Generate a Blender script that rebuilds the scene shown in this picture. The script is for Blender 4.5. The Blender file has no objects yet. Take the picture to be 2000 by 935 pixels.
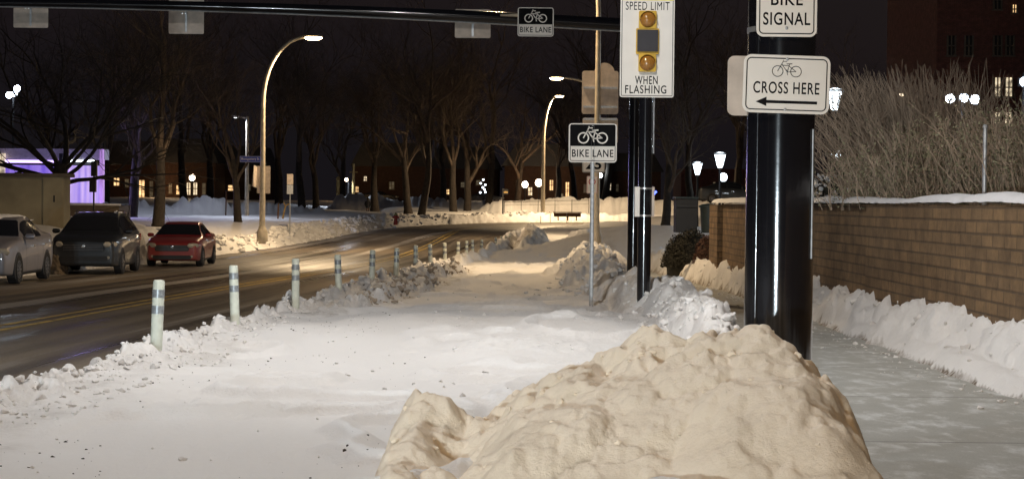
import bpy, bmesh, math, random
import numpy as np
from mathutils import Vector, Matrix
R = random.Random(7)
sc = bpy.context.scene
COL = sc.collection
F = 3600.0; EYE = 1.6
PITCH = math.atan(69.5 / F); ROLL = math.radians(0.6)

# ---------------------------------------------------------------- camera
cam_d = bpy.data.cameras.new('camera'); cam = bpy.data.objects.new('camera', cam_d); COL.objects.link(cam)
cam_d.sensor_width = 36; cam_d.lens = 36 * F / 2000; cam_d.clip_end = 6000; cam_d.clip_start = 0.1
cam.matrix_world = (Matrix.Translation((0, 0, EYE)) @ Matrix.Rotation(math.pi / 2 - PITCH, 4, 'X') @ Matrix.Rotation(ROLL, 4, 'Z'))
sc.camera = cam
CM = cam.matrix_world.to_3x3()

def P(px, py, D):
    """world point at distance D (world y) that is seen at photo position px, py"""
    v = CM @ Vector(((px - 1000) / F, (467.5 - py) / F, -1))
    v *= D / v.y
    return Vector((v.x, v.y, v.z + EYE))

# ---------------------------------------------------------------- helpers
def tag(o, label=None, cat=None, group=None, kind=None):
    if label: o['label'] = label
    if cat: o['category'] = cat
    if group: o['group'] = group
    if kind: o['kind'] = kind
    return o

def empty(name, loc, label=None, cat=None, group=None, rz=0.0):
    o = bpy.data.objects.new(name, None); COL.objects.link(o)
    o.location = loc; o.rotation_euler = (0, 0, rz); o.empty_display_size = 0.2
    return tag(o, label, cat, group)

def copy_tree(o, parent=None):
    c = o.copy(); COL.objects.link(c); c.parent = parent
    for ch in list(o.children): copy_tree(ch, c)
    return c

class MB:
    def __init__(s): s.v = []; s.f = []
    def add(s, vs, fs):
        n = len(s.v); s.v += [tuple(p) for p in vs]; s.f += [tuple(i + n for i in f) for f in fs]; return s
    def box(s, c, size, rot=None):
        x, y, z = [q / 2 for q in size]
        vs = [Vector((i * x, j * y, k * z)) for k in (-1, 1) for i, j in ((-1, -1), (1, -1), (1, 1), (-1, 1))]
        if rot is not None: vs = [rot @ p for p in vs]
        c = Vector(c)
        return s.add([p + c for p in vs], [(3, 2, 1, 0), (4, 5, 6, 7), (0, 1, 5, 4), (1, 2, 6, 5), (2, 3, 7, 6), (3, 0, 4, 7)])
    def tube(s, pts, rad, n=8, cap=True):
        pts = [Vector(p) for p in pts]
        if not hasattr(rad, '__len__'): rad = [rad] * len(pts)
        base = len(s.v); up = None
        for i, p in enumerate(pts):
            d = (pts[min(i + 1, len(pts) - 1)] - pts[max(i - 1, 0)]).normalized()
            if up is None:
                up = Vector((0, 0, 1)) if abs(d.z) < .9 else Vector((1, 0, 0))
            a = d.cross(up)
            if a.length < 1e-5: a = d.cross(Vector((0.3, 1, 0.2)))
            a.normalize(); b = a.cross(d).normalized(); up = b
            for k in range(n):
                t = 2 * math.pi * k / n
                s.v.append(tuple(p + (a * math.cos(t) + b * math.sin(t)) * rad[i]))
        for i in range(len(pts) - 1):
            for k in range(n):
                k2 = (k + 1) % n
                s.f.append((base + i * n + k, base + i * n + k2, base + (i + 1) * n + k2, base + (i + 1) * n + k))
        if cap:
            s.f.append(tuple(base + k for k in reversed(range(n))))
            s.f.append(tuple(base + (len(pts) - 1) * n + k for k in range(n)))
        return s
    def lathe(s, prof, c=(0, 0, 0), n=16, axis='Z'):
        base = len(s.v); c = Vector(c)
        for r, z in prof:
            for k in range(n):
                t = 2 * math.pi * k / n
                q = Vector((r * math.cos(t), r * math.sin(t), z))
                if axis == 'Y': q = Vector((q.x, -q.z, q.y))
                if axis == 'X': q = Vector((q.z, q.x, q.y))
                s.v.append(tuple(q + c))
        for i in range(len(prof) - 1):
            for k in range(n):
                k2 = (k + 1) % n
                s.f.append((base + i * n + k, base + i * n + k2, base + (i + 1) * n + k2, base + (i + 1) * n + k))
        s.f.append(tuple(base + k for k in reversed(range(n))))
        s.f.append(tuple(base + (len(prof) - 1) * n + k for k in range(n)))
        return s
    def prism(s, poly, y0, y1):      # polygon in x,z extruded along y
        n = len(poly)
        vs = [(x, y0, z) for x, z in poly] + [(x, y1, z) for x, z in poly]
        return s.add(vs, [tuple(range(n)), tuple(n + i for i in reversed(range(n)))] + [(i, n + i, n + (i + 1) % n, (i + 1) % n) for i in range(n)])
    def ring(s, outer, inner, y0, y1):
        n = len(outer)
        vs = [(x, y, z) for y in (y0, y1) for pl in (outer, inner) for x, z in pl]
        fs = []
        for i in range(n):
            j = (i + 1) % n
            fs += [(i, n + i, n + j, j), (2 * n + i, 2 * n + j, 3 * n + j, 3 * n + i), (i, j, 2 * n + j, 2 * n + i), (n + i, 3 * n + i, 3 * n + j, n + j)]
        return s.add(vs, fs)
    def build(s, name, m, parent=None, smooth=False, loc=None):
        me = bpy.data.meshes.new(name); me.from_pydata(s.v, [], s.f); me.update()
        if smooth:
            me.polygons.foreach_set('use_smooth', [True] * len(me.polygons))
            try: me.set_sharp_from_angle(angle=math.radians(40))
            except Exception: pass
        o = bpy.data.objects.new(name, me); COL.objects.link(o)
        if m is not None: me.materials.append(m)
        if parent is not None: o.parent = parent
        if loc is not None: o.location = loc
        return o

def rrect(w, h, r, n=6, cx=0, cz=0):
    pts = []
    for sx, sz, a0 in ((1, 1, 0), (-1, 1, 90), (-1, -1, 180), (1, -1, 270)):
        for k in range(n + 1):
            a = math.radians(a0 + 90 * k / n)
            pts.append((cx + sx * (w / 2 - r) + r * math.cos(a), cz + sz * (h / 2 - r) + r * math.sin(a)))
    return pts

# ---------------------------------------------------------------- materials
def mat(name, col, rough=0.6, metal=0.0, emit=None, es=0.0, var=0.15, scale=6.0, bump=0.0, bscale=40.0, spec=0.5, coat=0.0):
    m = bpy.data.materials.new(name); m.use_nodes = True
    nt = m.node_tree; b = nt.nodes['Principled BSDF']
    b.inputs['Roughness'].default_value = rough; b.inputs['Metallic'].default_value = metal
    b.inputs['Specular IOR Level'].default_value = spec; b.inputs['Coat Weight'].default_value = coat
    tc = nt.nodes.new('ShaderNodeTexCoord')
    if var > 0:
        n = nt.nodes.new('ShaderNodeTexNoise'); n.inputs['Scale'].default_value = scale; n.inputs['Detail'].default_value = 5
        nt.links.new(tc.outputs['Object'], n.inputs['Vector'])
        r = nt.nodes.new('ShaderNodeValToRGB')
        r.color_ramp.elements[0].position = .3; r.color_ramp.elements[1].position = .7
        r.color_ramp.elements[0].color = tuple(c * (1 - var) for c in col) + (1,)
        r.color_ramp.elements[1].color = tuple(min(1, c * (1 + var)) for c in col) + (1,)
        nt.links.new(n.outputs['Fac'], r.inputs['Fac']); nt.links.new(r.outputs['Color'], b.inputs['Base Color'])
    else:
        b.inputs['Base Color'].default_value = tuple(col) + (1,)
    if bump > 0:
        n2 = nt.nodes.new('ShaderNodeTexNoise'); n2.inputs['Scale'].default_value = bscale; n2.inputs['Detail'].default_value = 6
        nt.links.new(tc.outputs['Object'], n2.inputs['Vector'])
        bp = nt.nodes.new('ShaderNodeBump'); bp.inputs['Strength'].default_value = 1; bp.inputs['Distance'].default_value = bump
        nt.links.new(n2.outputs['Fac'], bp.inputs['Height']); nt.links.new(bp.outputs['Normal'], b.inputs['Normal'])
    if emit:
        b.inputs['Emission Color'].default_value = tuple(emit) + (1,); b.inputs['Emission Strength'].default_value = es
    return m

def snow_material(name, clean=(.81, .80, .79), dirt=(.16, .12, .08), bump=.012, pepper=True, dirt_attr=True):
    m = bpy.data.materials.new(name); m.use_nodes = True; nt = m.node_tree; L = nt.links.new
    b = nt.nodes['Principled BSDF']; b.inputs['Roughness'].default_value = .65; b.inputs['Specular IOR Level'].default_value = .35
    tc = nt.nodes.new('ShaderNodeTexCoord')
    def noise(s, d=6, r=.6):
        n = nt.nodes.new('ShaderNodeTexNoise'); n.inputs['Scale'].default_value = s; n.inputs['Detail'].default_value = d
        n.inputs['Roughness'].default_value = r; L(tc.outputs['Object'], n.inputs['Vector']); return n
    def math_(op, a, bb, clamp=False):
        q = nt.nodes.new('ShaderNodeMath'); q.operation = op; q.use_clamp = clamp
        for i, v in enumerate((a, bb)):
            if isinstance(v, (int, float)): q.inputs[i].default_value = v
            else: L(v, q.inputs[i])
        return q.outputs[0]
    n1 = noise(2.5, 8, .65); n2 = noise(18, 6, .7)
    if dirt_attr:
        at = nt.nodes.new('ShaderNodeAttribute'); at.attribute_name = 'dirt'; dv = at.outputs['Fac']
    else:
        v = nt.nodes.new('ShaderNodeValue'); v.outputs[0].default_value = .12; dv = v.outputs[0]
    k = math_('ADD', math_('MULTIPLY', n1.outputs['Fac'], .6), math_('MULTIPLY', n2.outputs['Fac'], .8))   # ~0.7
    k = math_('SUBTRACT', k, .70)
    fac = math_('MULTIPLY', dv, math_('ADD', math_('MULTIPLY', k, 3.2), .75), True)
    mix = nt.nodes.new('ShaderNodeMix'); mix.data_type = 'RGBA'
    L(fac, mix.inputs[0]); mix.inputs[6].default_value = tuple(clean) + (1,); mix.inputs[7].default_value = tuple(dirt) + (1,)
    out = mix.outputs[2]
    if pepper:
        vo = nt.nodes.new('ShaderNodeTexVoronoi'); vo.inputs['Scale'].default_value = 9; L(tc.outputs['Object'], vo.inputs['Vector'])
        sp = nt.nodes.new('ShaderNodeSeparateColor'); L(vo.outputs['Color'], sp.inputs[0])
        rr = math_('MULTIPLY', math_('GREATER_THAN', sp.outputs[0], .86), math_('LESS_THAN', vo.outputs['Distance'], math_('MULTIPLY', sp.outputs[1], .22)))
        pp = math_('MULTIPLY', rr, math_('MULTIPLY', math_('GREATER_THAN', noise(.9, 3).outputs['Fac'], .57), .75))
        mx = nt.nodes.new('ShaderNodeMix'); mx.data_type = 'RGBA'; L(pp, mx.inputs[0]); L(out, mx.inputs[6]); mx.inputs[7].default_value = (.06, .045, .03, 1)
        out = mx.outputs[2]
    L(out, b.inputs['Base Color'])
    n3 = noise(45, 8, .7)
    h = math_('ADD', math_('MULTIPLY', n2.outputs['Fac'], 1.2), math_('MULTIPLY', n3.outputs['Fac'], .5))
    bp = nt.nodes.new('ShaderNodeBump'); bp.inputs['Strength'].default_value = 1; bp.inputs['Distance'].default_value = bump
    L(h, bp.inputs['Height']); L(bp.outputs['Normal'], b.inputs['Normal'])
    b.inputs['Subsurface Weight'].default_value = 0
    return m

M = {}
M['snow'] = snow_material('snow')
M['pile'] = snow_material('lamp_tinted_snow', clean=(.80, .69, .545), bump=.009, dirt=(.45, .36, .25), pepper=False)  # tan base colour carries the warm lamplight on the heap
M['pile_clod'] = snow_material('lamp_tinted_crumbs', clean=(.80, .69, .545), bump=.006, dirt=(.45, .36, .25), pepper=False, dirt_attr=False)  # crumbs share the lamplight tint put into the heap's colour
M['clod'] = snow_material('snow_clods', bump=.01, pepper=False, dirt_attr=False)
M['dirty'] = mat('dirty_clods', (.42, .36, .29), .9, var=.45, scale=6, bump=.01)
M['dark_dirt'] = mat('dark_dirty_snow', (.11, .085, .06), .9, var=.5, scale=5, bump=.02, bscale=25)
M['grit'] = mat('grit', (.05, .04, .03), .9)
M['caps'] = mat('soft_snow', (.82, .83, .86), .6, bump=.01, bscale=14, var=.03)
M['black'] = mat('black_paint', (.007, .007, .009), .13, var=.1, spec=.5, coat=.2, bump=.0006, bscale=9)
M['black_matte'] = mat('black_matte', (.012, .012, .014), .6)
M['galv'] = mat('galvanised_steel', (.45, .46, .47), .45, .6, var=.2, scale=20)
M['alu'] = mat('sign_back_aluminium', (.55, .47, .40), .7, .1, var=.18, scale=7)
M['lamp_pole'] = mat('aged_lamp_pole', (.50, .44, .34), .5, .2, var=.2)
M['white_sheet'] = mat('white_sign_sheeting', (.80, .76, .70), .45, var=.03)
M['black_sheet'] = mat('black_sign_sheeting', (.008, .008, .009), .9, spec=.1)
M['black_ink'] = mat('black_ink', (.010, .009, .010), .9, var=0, spec=.1)
M['red_ink'] = mat('red_ink', (.5, .03, .03), .5, var=0)
M['yellow_sheet'] = mat('yellow_sign_sheeting', (.85, .80, .04), .45, var=.04)
M['yellow_paint'] = mat('yellow_housing', (.62, .38, .03), .5)
M['amber'] = mat('amber_lens', (.36, .16, .03), .12, var=.2, scale=60, coat=.7)
M['display'] = mat('dark_display', (.035, .033, .04), .3)
M['post'] = mat('white_post_plastic', (.72, .76, .66), .5, var=.1, scale=14)
M['reflector'] = mat('grey_reflective_band', (.33, .36, .38), .35, .3, var=.25, scale=40)
M['bark'] = mat('bark', (.035, .027, .021), .9, var=.4, scale=5, bump=.03, bscale=12)
M['twig'] = mat('twigs', (.085, .062, .045), .9, var=.3, scale=3)
M['twig_pale'] = mat('pale_shrub_twigs', (.32, .245, .18), .85, var=.3, scale=3)
M['leaf'] = mat('olive_leaves', (.20, .19, .11), .7, var=.35, scale=8)
M['hedge'] = mat('dark_hedge_leaves', (.030, .028, .020), .8, var=.4, scale=10)
M['hedge_red'] = mat('brown_hedge_leaves', (.10, .045, .025), .8, var=.4, scale=10)
M['beige'] = mat('beige_concrete', (.34, .29, .19), .85, var=.2, scale=1.3, bump=.01)
M['beige_cap'] = mat('dark_coping', (.14, .11, .08), .8)
M['lit_warm'] = mat('lit_window_warm', (.8, .6, .4), .5, emit=(1, .62, .28), es=1.6, var=0)
M['lit_pale'] = mat('lit_window_pale', (.8, .7, .5), .5, emit=(1, .82, .55), es=.9, var=0)
M['lit_white'] = mat('lit_white', (.8, .8, .8), .5, emit=(.85, .93, 1), es=6, var=0)
M['lit_dim'] = mat('dim_window', (.1, .1, .1), .3, emit=(.9, .7, .4), es=.12, var=0)
M['dark_glass'] = mat('dark_glass', (.012, .013, .016), .08, spec=.7, var=0)
for nm_ in ('lit_warm', 'lit_pale', 'lit_dim'):
    m_w = M[nm_]; nt_ = m_w.node_tree; b_w = nt_.nodes['Principled BSDF']; tcw = nt_.nodes.new('ShaderNodeTexCoord'); mpw = nt_.nodes.new('ShaderNodeMapping'); mpw.inputs['Scale'].default_value = (1.3, 1, 2.6)
    nw = nt_.nodes.new('ShaderNodeTexNoise'); nw.inputs['Scale'].default_value = 1.1; nw.inputs['Detail'].default_value = 4; nt_.links.new(tcw.outputs['Object'], mpw.inputs[0]); nt_.links.new(mpw.outputs[0], nw.inputs[0])
    mw = nt_.nodes.new('ShaderNodeMapRange'); mw.inputs[1].default_value = .35; mw.inputs[2].default_value = .65; e0 = b_w.inputs['Emission Strength'].default_value; mw.inputs[3].default_value = e0 * .25; mw.inputs[4].default_value = e0 * 1.3
    nt_.links.new(nw.outputs['Fac'], mw.inputs[0]); nt_.links.new(mw.outputs[0], b_w.inputs['Emission Strength'])
M['lens_warm'] = mat('warm_lamp_lens', (1, 1, 1), .5, emit=(1, .74, .42), es=45, var=0)
M['lens_cool'] = mat('cool_lamp_lens', (1, 1, 1), .5, emit=(.80, .92, 1), es=7, var=0)
M['lens_flood'] = mat('flood_lens', (1, 1, 1), .5, emit=(.72, .84, 1), es=30, var=0)
M['lens_globe'] = mat('globe_glass', (1, 1, 1), .5, emit=(1, .80, .55), es=9, var=0)
M['blue_led'] = mat('blue_led', (.1, .1, .8), .5, emit=(.08, .14, 1), es=4, var=0)
M['tyre'] = mat('tyre_rubber', (.018, .018, .02), .85, var=.4, scale=14)
M['rim'] = mat('wheel_rim', (.16, .16, .17), .45, .6)
M['chrome'] = mat('chrome', (.55, .55, .55), .25, 1, var=0)
M['head'] = mat('headlight_lens', (.42, .39, .33), .15, coat=.8)
M['red_lens'] = mat('tail_lens', (.25, .01, .01), .2)
M['plastic'] = mat('car_plastic', (.02, .02, .022), .6)
M['blue_sign'] = mat('blue_sign_sheet', (.06, .09, .5), .5, var=.05)
M['wood'] = mat('brown_boards', (.13, .065, .03), .8, var=.3, scale=5)
M['wood_pole'] = mat('lit_wood_pole', (.38, .26, .10), .85, var=.3, scale=3)
M['hyd_red'] = mat('hydrant_red', (.35, .035, .02), .5)
M['hyd_top'] = mat('hydrant_cap', (.30, .28, .10), .5)
M['jacket'] = mat('dark_jacket', (.012, .013, .018), .85)
M['skin'] = mat('skin', (.42, .25, .17), .6, var=.05)
M['shorts'] = mat('brown_trousers', (.12, .075, .055), .85)
M['hair'] = mat('dark_hair', (.012, .009, .007), .7)
M['bin'] = mat('dark_bin', (.012, .022, .024), .45)
M['band'] = mat('steel_band', (.7, .7, .7), .3, .8, var=0)

# ---------------------------------------------------------------- numpy noise
def hsh(i, j, s):
    h = (i.astype(np.int64) * 374761393 + j.astype(np.int64) * 668265263 + s * 1442695041) & 0xffffffff
    h = ((h ^ (h >> 13)) * 1274126177) & 0xffffffff
    h = ((h ^ (h >> 16)) * 2246822519) & 0xffffffff
    return ((h ^ (h >> 15)) & 0xffffff) / float(0xffffff)
def vnoise(x, y, s=0):
    i = np.floor(x); j = np.floor(y); u = x - i; v = y - j
    u = u * u * (3 - 2 * u); v = v * v * (3 - 2 * v)
    return ((hsh(i, j, s) * (1 - u) + hsh(i + 1, j, s) * u) * (1 - v) + (hsh(i, j + 1, s) * (1 - u) + hsh(i + 1, j + 1, s) * u) * v) * 2 - 1
def fbm(x, y, s=0, o=4, g=.5):
    a = 1; t = 0
    for k in range(o):
        t = t + a * vnoise(x * 2 ** k + 17.3 * k, y * 2 ** k - 9.1 * k, s + k); a *= g
    return t
def domes(x, y, cell, s=0, dens=1.0):
    """bumpy half buried lumps, 0..1"""
    X = x / cell; Y = y / cell; i = np.floor(X); j = np.floor(Y); best = np.zeros_like(X)
    for a in (-1, 0, 1):
        for b in (-1, 0, 1):
            ci, cj = i + a, j + b
            fx = ci + hsh(ci, cj, s); fy = cj + hsh(ci, cj, s + 1); r = .35 + .55 * hsh(ci, cj, s + 2)
            on = hsh(ci, cj, s + 3) < dens
            d2 = ((X - fx) ** 2 + (Y - fy) ** 2) / (r * r)
            best = np.maximum(best, np.where(on, np.sqrt(np.clip(1 - d2, 0, 1)) * r, 0))
    return best
def sstep(a, b, t):
    t = np.clip((t - a) / (b - a), 0, 1); return t * t * (3 - 2 * t)

# ---------------------------------------------------------------- ground shape
BY = [-100, 0, 15, 62, 75, 90, 107, 133, 160, 200, 260, 5000]
BZ = [.0, .0, .0, -.60, -.64, -.60, -.48, -.32, 0, .4, .7, .7]
def Bf(y): return (np.interp(y, BY, BZ) + np.interp(y - 5, BY, BZ) + np.interp(y + 5, BY, BZ)) / 3
LE = [(-13.6, -60), (-13.4, 0), (-12.9, 40), (-12.6, 60), (-12.0, 72), (-11.2, 84), (-10.5, 99), (-9.7, 125), (-8, 140), (-5.4, 149), (-2.6, 156), (.4, 160), (8, 165), (40, 175)]
RE = [(-3.9, -60), (-3.75, 0), (-3.55, 16), (-3.3, 24), (-2.85, 34), (-2.45, 42), (-2.1, 50), (-1.7, 58), (-1.1, 70), (-.6, 84), (-.1, 100), (.5, 115), (1.3, 130), (3, 140), (6, 147), (12, 150), (40, 158)]
PL = [(1.75, -20), (1.8, 11), (2.15, 15), (2.5, 20), (2.8, 26), (3.2, 33), (3.35, 42), (3.4, 52), (3.3, 60)]     # sidewalk left and right edge
PR = [(4.05, -20), (4.0, 14), (4.1, 20), (4.3, 27), (4.45, 34), (4.5, 42), (4.3, 54), (4.2, 60)]

def segdist(x, y, poly, vals=None):
    best = np.full(x.shape, 1e9); out = [np.zeros(x.shape) for _ in (vals[0] if vals else ())]
    for k in range(len(poly) - 1):
        (ax, ay), (bx, by) = poly[k][:2], poly[k + 1][:2]
        dx, dy = bx - ax, by - ay; t = np.clip(((x - ax) * dx + (y - ay) * dy) / (dx * dx + dy * dy), 0, 1)
        d = np.hypot(x - ax - t * dx, y - ay - t * dy); m = d < best; best = np.where(m, d, best)
        if vals:
            for q in range(len(out)): out[q] = np.where(m, vals[k][q] * (1 - t) + vals[k + 1][q] * t, out[q])
    return (best, out) if vals else best
def inside(x, y, poly):
    c = np.zeros(x.shape, bool); n = len(poly)
    for k in range(n):
        (ax, ay), (bx, by) = poly[k], poly[(k + 1) % n]
        if ay == by: continue
        c ^= ((ay > y) != (by > y)) & (x < (bx - ax) * (y - ay) / (by - ay) + ax)
    return c
ROADP = LE + RE[::-1]; PATHP = PL + PR[::-1]

# control heights of the open snow (x, y, z)
CP = []
for y in (-20, 0, 12, 25, 40, 60, 85):
    b = float(Bf(np.array(float(y))))
    for x in (-4, -1.5, 1, 3, 6.5): CP.append((x, y, b + (.27 if x < 2 else .2)))
    CP.append((14, y, b + .7)); CP.append((40, y, b + 1.2))
for y in (-20, 10, 40):
    b = float(Bf(np.array(float(y)))); CP += [(-13.5, y, b + .15), (-16, y, b + .55), (-19, y, .45), (-40, y, .8)]
def cpp(px, py, D, dz=0): p = P(px, py, D); CP.append((p.x, p.y, p.z + dz))
for q in ((0, 428, 62), (137, 428, 62), (200, 432, 70), (105, 480, 52), (309, 441, 92), (258, 425, 110), (465, 432, 100), (430, 470, 85), (600, 411, 140), (567, 446, 95), (718, 422, 180), (250, 402, 125), (60, 395, 130),
          (250, 386, 220), (450, 396, 200), (800, 403, 190), (950, 410, 185), (600, 392, 230), (900, 391, 250), (1100, 390, 250), (1062, 430, 165), (1100, 419, 168), (1200, 421, 168), (1230, 430, 150), (1300, 440, 72), (1300, 420, 120), (1500, 395, 150), (1800, 390, 120), (1300, 392, 250), (1700, 390, 250), (0, 385, 230),
          (512, 463, 84), (400, 420, 120)): cpp(*q)
for x_, y_ in ((1, 100), (3, 100), (6, 100), (2, 115), (5, 115), (8, 115), (4, 135), (9, 135), (5, 85), (6, 125)): CP.append((x_, y_, float(Bf(np.array(float(y_)))) + .15))
for x in (-150, 0, 150): CP += [(x, 400, 2.0), (x, 900, 2.0)]
CP += [(-150, 60, 2), (150, 60, 2), (-13.6, 60, -.3), (-13, 75, -.1)]
CPa = np.array(CP); Cx, Cy = CPa[:, 0], CPa[:, 1]
def warp(x, y): return x / 6.0, np.log(np.maximum(y + 60, 5)) * 14
wx, wy = warp(Cx, Cy); Rz = CPa[:, 2] - Bf(Cy)
def resid(x, y):
    ux, uy = warp(x, y); t = np.zeros(x.shape); sw = np.zeros(x.shape)
    for k in range(len(Rz)):
        q = 1 / ((ux - wx[k]) ** 2 + (uy - wy[k]) ** 2 + .03) ** 1.7; t += q * Rz[k]; sw += q
    return t / sw

# ridges: points (x, y, crest above road level, half width), lump amplitude, lump size, dirt
RIDGES = [
    ([(1.6, 12, .25, .5), (2.0, 17, .38, 1.0), (2.25, 25, .42, 1.5), (2.1, 35, .5, 2.0), (2.0, 48, .5, 2.0), (2.6, 60, .4, 1.6)], .03, .5, .0),
    ([(-3.9, 0, .29, 1.1), (-3.6, 10, .30, 1.1), (-3.4, 16, .30, 1.0), (-3.2, 24, .34, .75), (-2.68, 34, .42, .7), (-2.28, 42, .45, .7), (-1.9, 50, .42, .7), (-1.4, 58, .45, .8), (-.8, 70, .55, .8), (-.3, 84, .7, .9), (.3, 100, .6, .9), (1.1, 118, .6, 1.2)], .13, .13, .16),
    ([(-2.4, 23, .27, .3), (-2.05, 28, .36, .5), (-1.8, 33, .48, .6), (-1.62, 37, .50, .6), (-1.4, 42, .46, .55), (-1.25, 48, .30, .4)], .13, .13, .45),
    ([(1.2, 12.5, .25, .3), (1.75, 15, .38, .5), (1.95, 17, .46, .6), (2.15, 21, .50, .8), (2.1, 25, .56, 1.0), (1.8, 30, .60, 1.25), (1.6, 35, .66, 1.4), (1.7, 42, .74, 1.4), (2.2, 48, .78, 1.3), (2.6, 55, .7, 1.1), (3.0, 70, .6, 1.1), (3.2, 84, .95, 1.5), (3.6, 96, .6, 1.2)], .17, .19, .15),
    ([(4.85, -5, .50, .95), (4.85, 20, .50, .92), (4.9, 30, .48, .9), (4.95, 40, .6, .9), (5.0, 48, .62, 1.0), (4.9, 58, .6, 1), (5.2, 75, .5, 1.2)], .12, .13, .05),
    ([(-13.9, 20, .4, 1), (-13.4, 60, .4, 1.0), (-12.8, 76, .48, 1.4), (-12.1, 85, .52, 1.3), (-11.4, 99, .42, 1.3), (-10.6, 125, .38, 1.3), (-8.9, 141, .42, 1.4), (-6, 151, .55, 1.3), (-3, 158, .6, 1.3), (0, 162, .7, 1.3), (8, 167, .7, 1.4), (20, 171, .7, 1.4)], .22, .35, .22),
    ([(.5, 76, .7, .9), (.9, 86, 1.05, 1.3), (1.0, 92, .7, 1.2)], .25, .25, .5),
    ([(-18, 190, 1.35, 3), (-14, 196, 1.5, 3), (-8, 196, 1.55, 3.2), (-2, 192, 1.4, 3)], .7, 1.1, .12),
    ([(-1, 176, 1.55, 4), (4, 178, 1.6, 4.5), (8, 178, 1.55, 4.5), (13, 178, 1.85, 4.5), (18, 176, 1.8, 4.5), (24, 174, 1.7, 4)], .45, .9, .15),
    ([(-23, 122, 1.75, 2.2), (-20.5, 124, 1.85, 2.2), (-18, 128, 1.65, 2.2), (-14, 135, 1.3, 2)], .4, .6, .0),
    ([(-29, 128, 1.75, 2.2), (-25, 124, 1.85, 2.2)], .4, .6, .0),
    ([(-26, 60.5, 1.6, 6), (-17.2, 60.5, 1.55, 4.2), (-16.4, 66, 1.45, 3.6), (-16, 75, 1.3, 3)], .06, 1.0, .0),
]
def heights(x, y):
    x = np.asarray(x, float); y = np.asarray(y, float)
    B = Bf(y); z = B + resid(x, y)
    near = 1 - sstep(80, 200, y)
    z = z + .045 * fbm(x * .45, y * .22, 3, 3) + .016 * near * fbm(x * 1.7 + y * .3, y * .55, 9, 4)
    st_ = 1 - np.abs(fbm(x * .55 + y * .10, y * .55 - x * .15, 23, 3)); z = z + .2 * near * np.clip(st_ - .80, 0, 1) * sstep(-3.6, -2, x) * (1 - sstep(1.5, 2.2, x)) * 2
    z = z + .09 * near * fbm(x * .6 - y * .12, y * .34 + x * .2, 24, 2) * sstep(-3.6, -2, x) * (1 - sstep(1.2, 2, x)) + .010 * near * np.clip(fbm(x * .7, y * .4, 26, 2) + .2, 0, 1) * fbm(x * 9, y * 6, 25, 3) * 1.8
    # wind ripples in the open lane
    z = z + .012 * near * np.sin((y * 1.6 + 2.0 * fbm(x * .5, y * .3, 21, 2) + x * .5)) * sstep(-3, -1, x) * (1 - sstep(1.0, 2, x))
    z = z + .02 * np.clip(fbm(x * 1.1, y * .35, 57, 3) - .45, 0, 1) * domes(x, y, .12, 55, .6) * (y < 60) * 3
    dirt = np.clip(.05 + .10 * fbm(x * .3, y * .12, 31, 3), 0, 1)
    for pts, amp, cell, dr in RIDGES:
        ymin = min(p[1] for p in pts) - 8; ymax = max(p[1] for p in pts) + 8
        m = (y > ymin) & (y < ymax) & (x > min(p[0] for p in pts) - 7) & (x < max(p[0] for p in pts) + 7)
        if not m.any(): continue
        xm, ym = x[m], y[m]
        d, (h, w) = segdist(xm, ym, pts, [(p[2], p[3]) for p in pts])
        d = d + w * .22 * fbm(xm / w * 1.6, ym / w * 1.1, 41, 3)
        pr = 1 - sstep(0, 1, d / w)
        wx2, wy2 = xm + cell * .35 * fbm(xm / cell * 1.3, ym / cell * 1.3, 43, 2), ym + cell * .35 * fbm(xm / cell * 1.3 + 7, ym / cell * 1.3, 44, 2)
        lump = domes(wx2, wy2, cell, 61, .85) * .7 + domes(wx2, ym, cell * .45, 71, .85) * .45 + .14 * fbm(xm / cell * 2, ym / cell * 2, 81, 3)
        tall = 1 + .25 * fbm(xm / cell / 5, ym / cell / 5, 91, 2)
        zz = Bf(ym) + h * tall * pr + amp * lump * np.sqrt(pr) - .06 * (1 - pr)
        zo = z[m]; z[m] = np.maximum(zo, zz)
        lift = sstep(0, .25, pr); dd = dirt[m]
        dirt[m] = np.clip(dd + dr * lift * (.75 + .9 * fbm(xm / cell / 3, ym / cell / 3, 101, 2)), 0, 1)
    # brown trampled drive on the far right
    q = np.exp(-(((x - 7.4) / 2.2) ** 2 + ((y - 104) / 13) ** 2) ** 2)
    dirt = np.clip(dirt + 1.0 * q, 0, 1); z = z * (1 - q) + (B + .1) * q
    # road and sidewalk cut through the snow
    e = .10 * fbm(x * 2.1, y * 1.2, 111, 3) + .05 * fbm(x * 7, y * 5, 121, 2)
    ro = inside(x, y, ROADP); sd = np.minimum(segdist(x, y, LE), segdist(x, y, RE)); sd = np.where(ro, -sd, sd) + e
    wv = np.where(x < -5, np.where(y > 64, 1.5, .5), np.where(y > 90, .5, .28)); c = sstep(-.03, 1, sd / wv); low = B - .10
    z = low + (z - low) * c
    pa = inside(x, y, PATHP); sp = np.minimum(segdist(x, y, PL), segdist(x, y, PR)); sp = np.where(pa, -sp, sp) + e * .6
    c2 = sstep(-.03, .30, sp); low = B + .02
    z = np.where(y < 62, low + (z - low) * c2, z)
    dirt = np.where((sp < .115 + .04 * vnoise(x * 3, y * 3, 5)) & (y < 62) & (x > 3.5), np.clip(dirt + .9 + .8 * vnoise(x * 2, y * 2.3, 6), 0, 1), dirt)
    dirt = np.where((sd < .10) & (y < 170), np.clip(dirt + .5, 0, 1), dirt)
    return z, dirt, sd, sp
def gz(x, y):
    return float(heights(np.array([x]), np.array([y]))[0][0])

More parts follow.
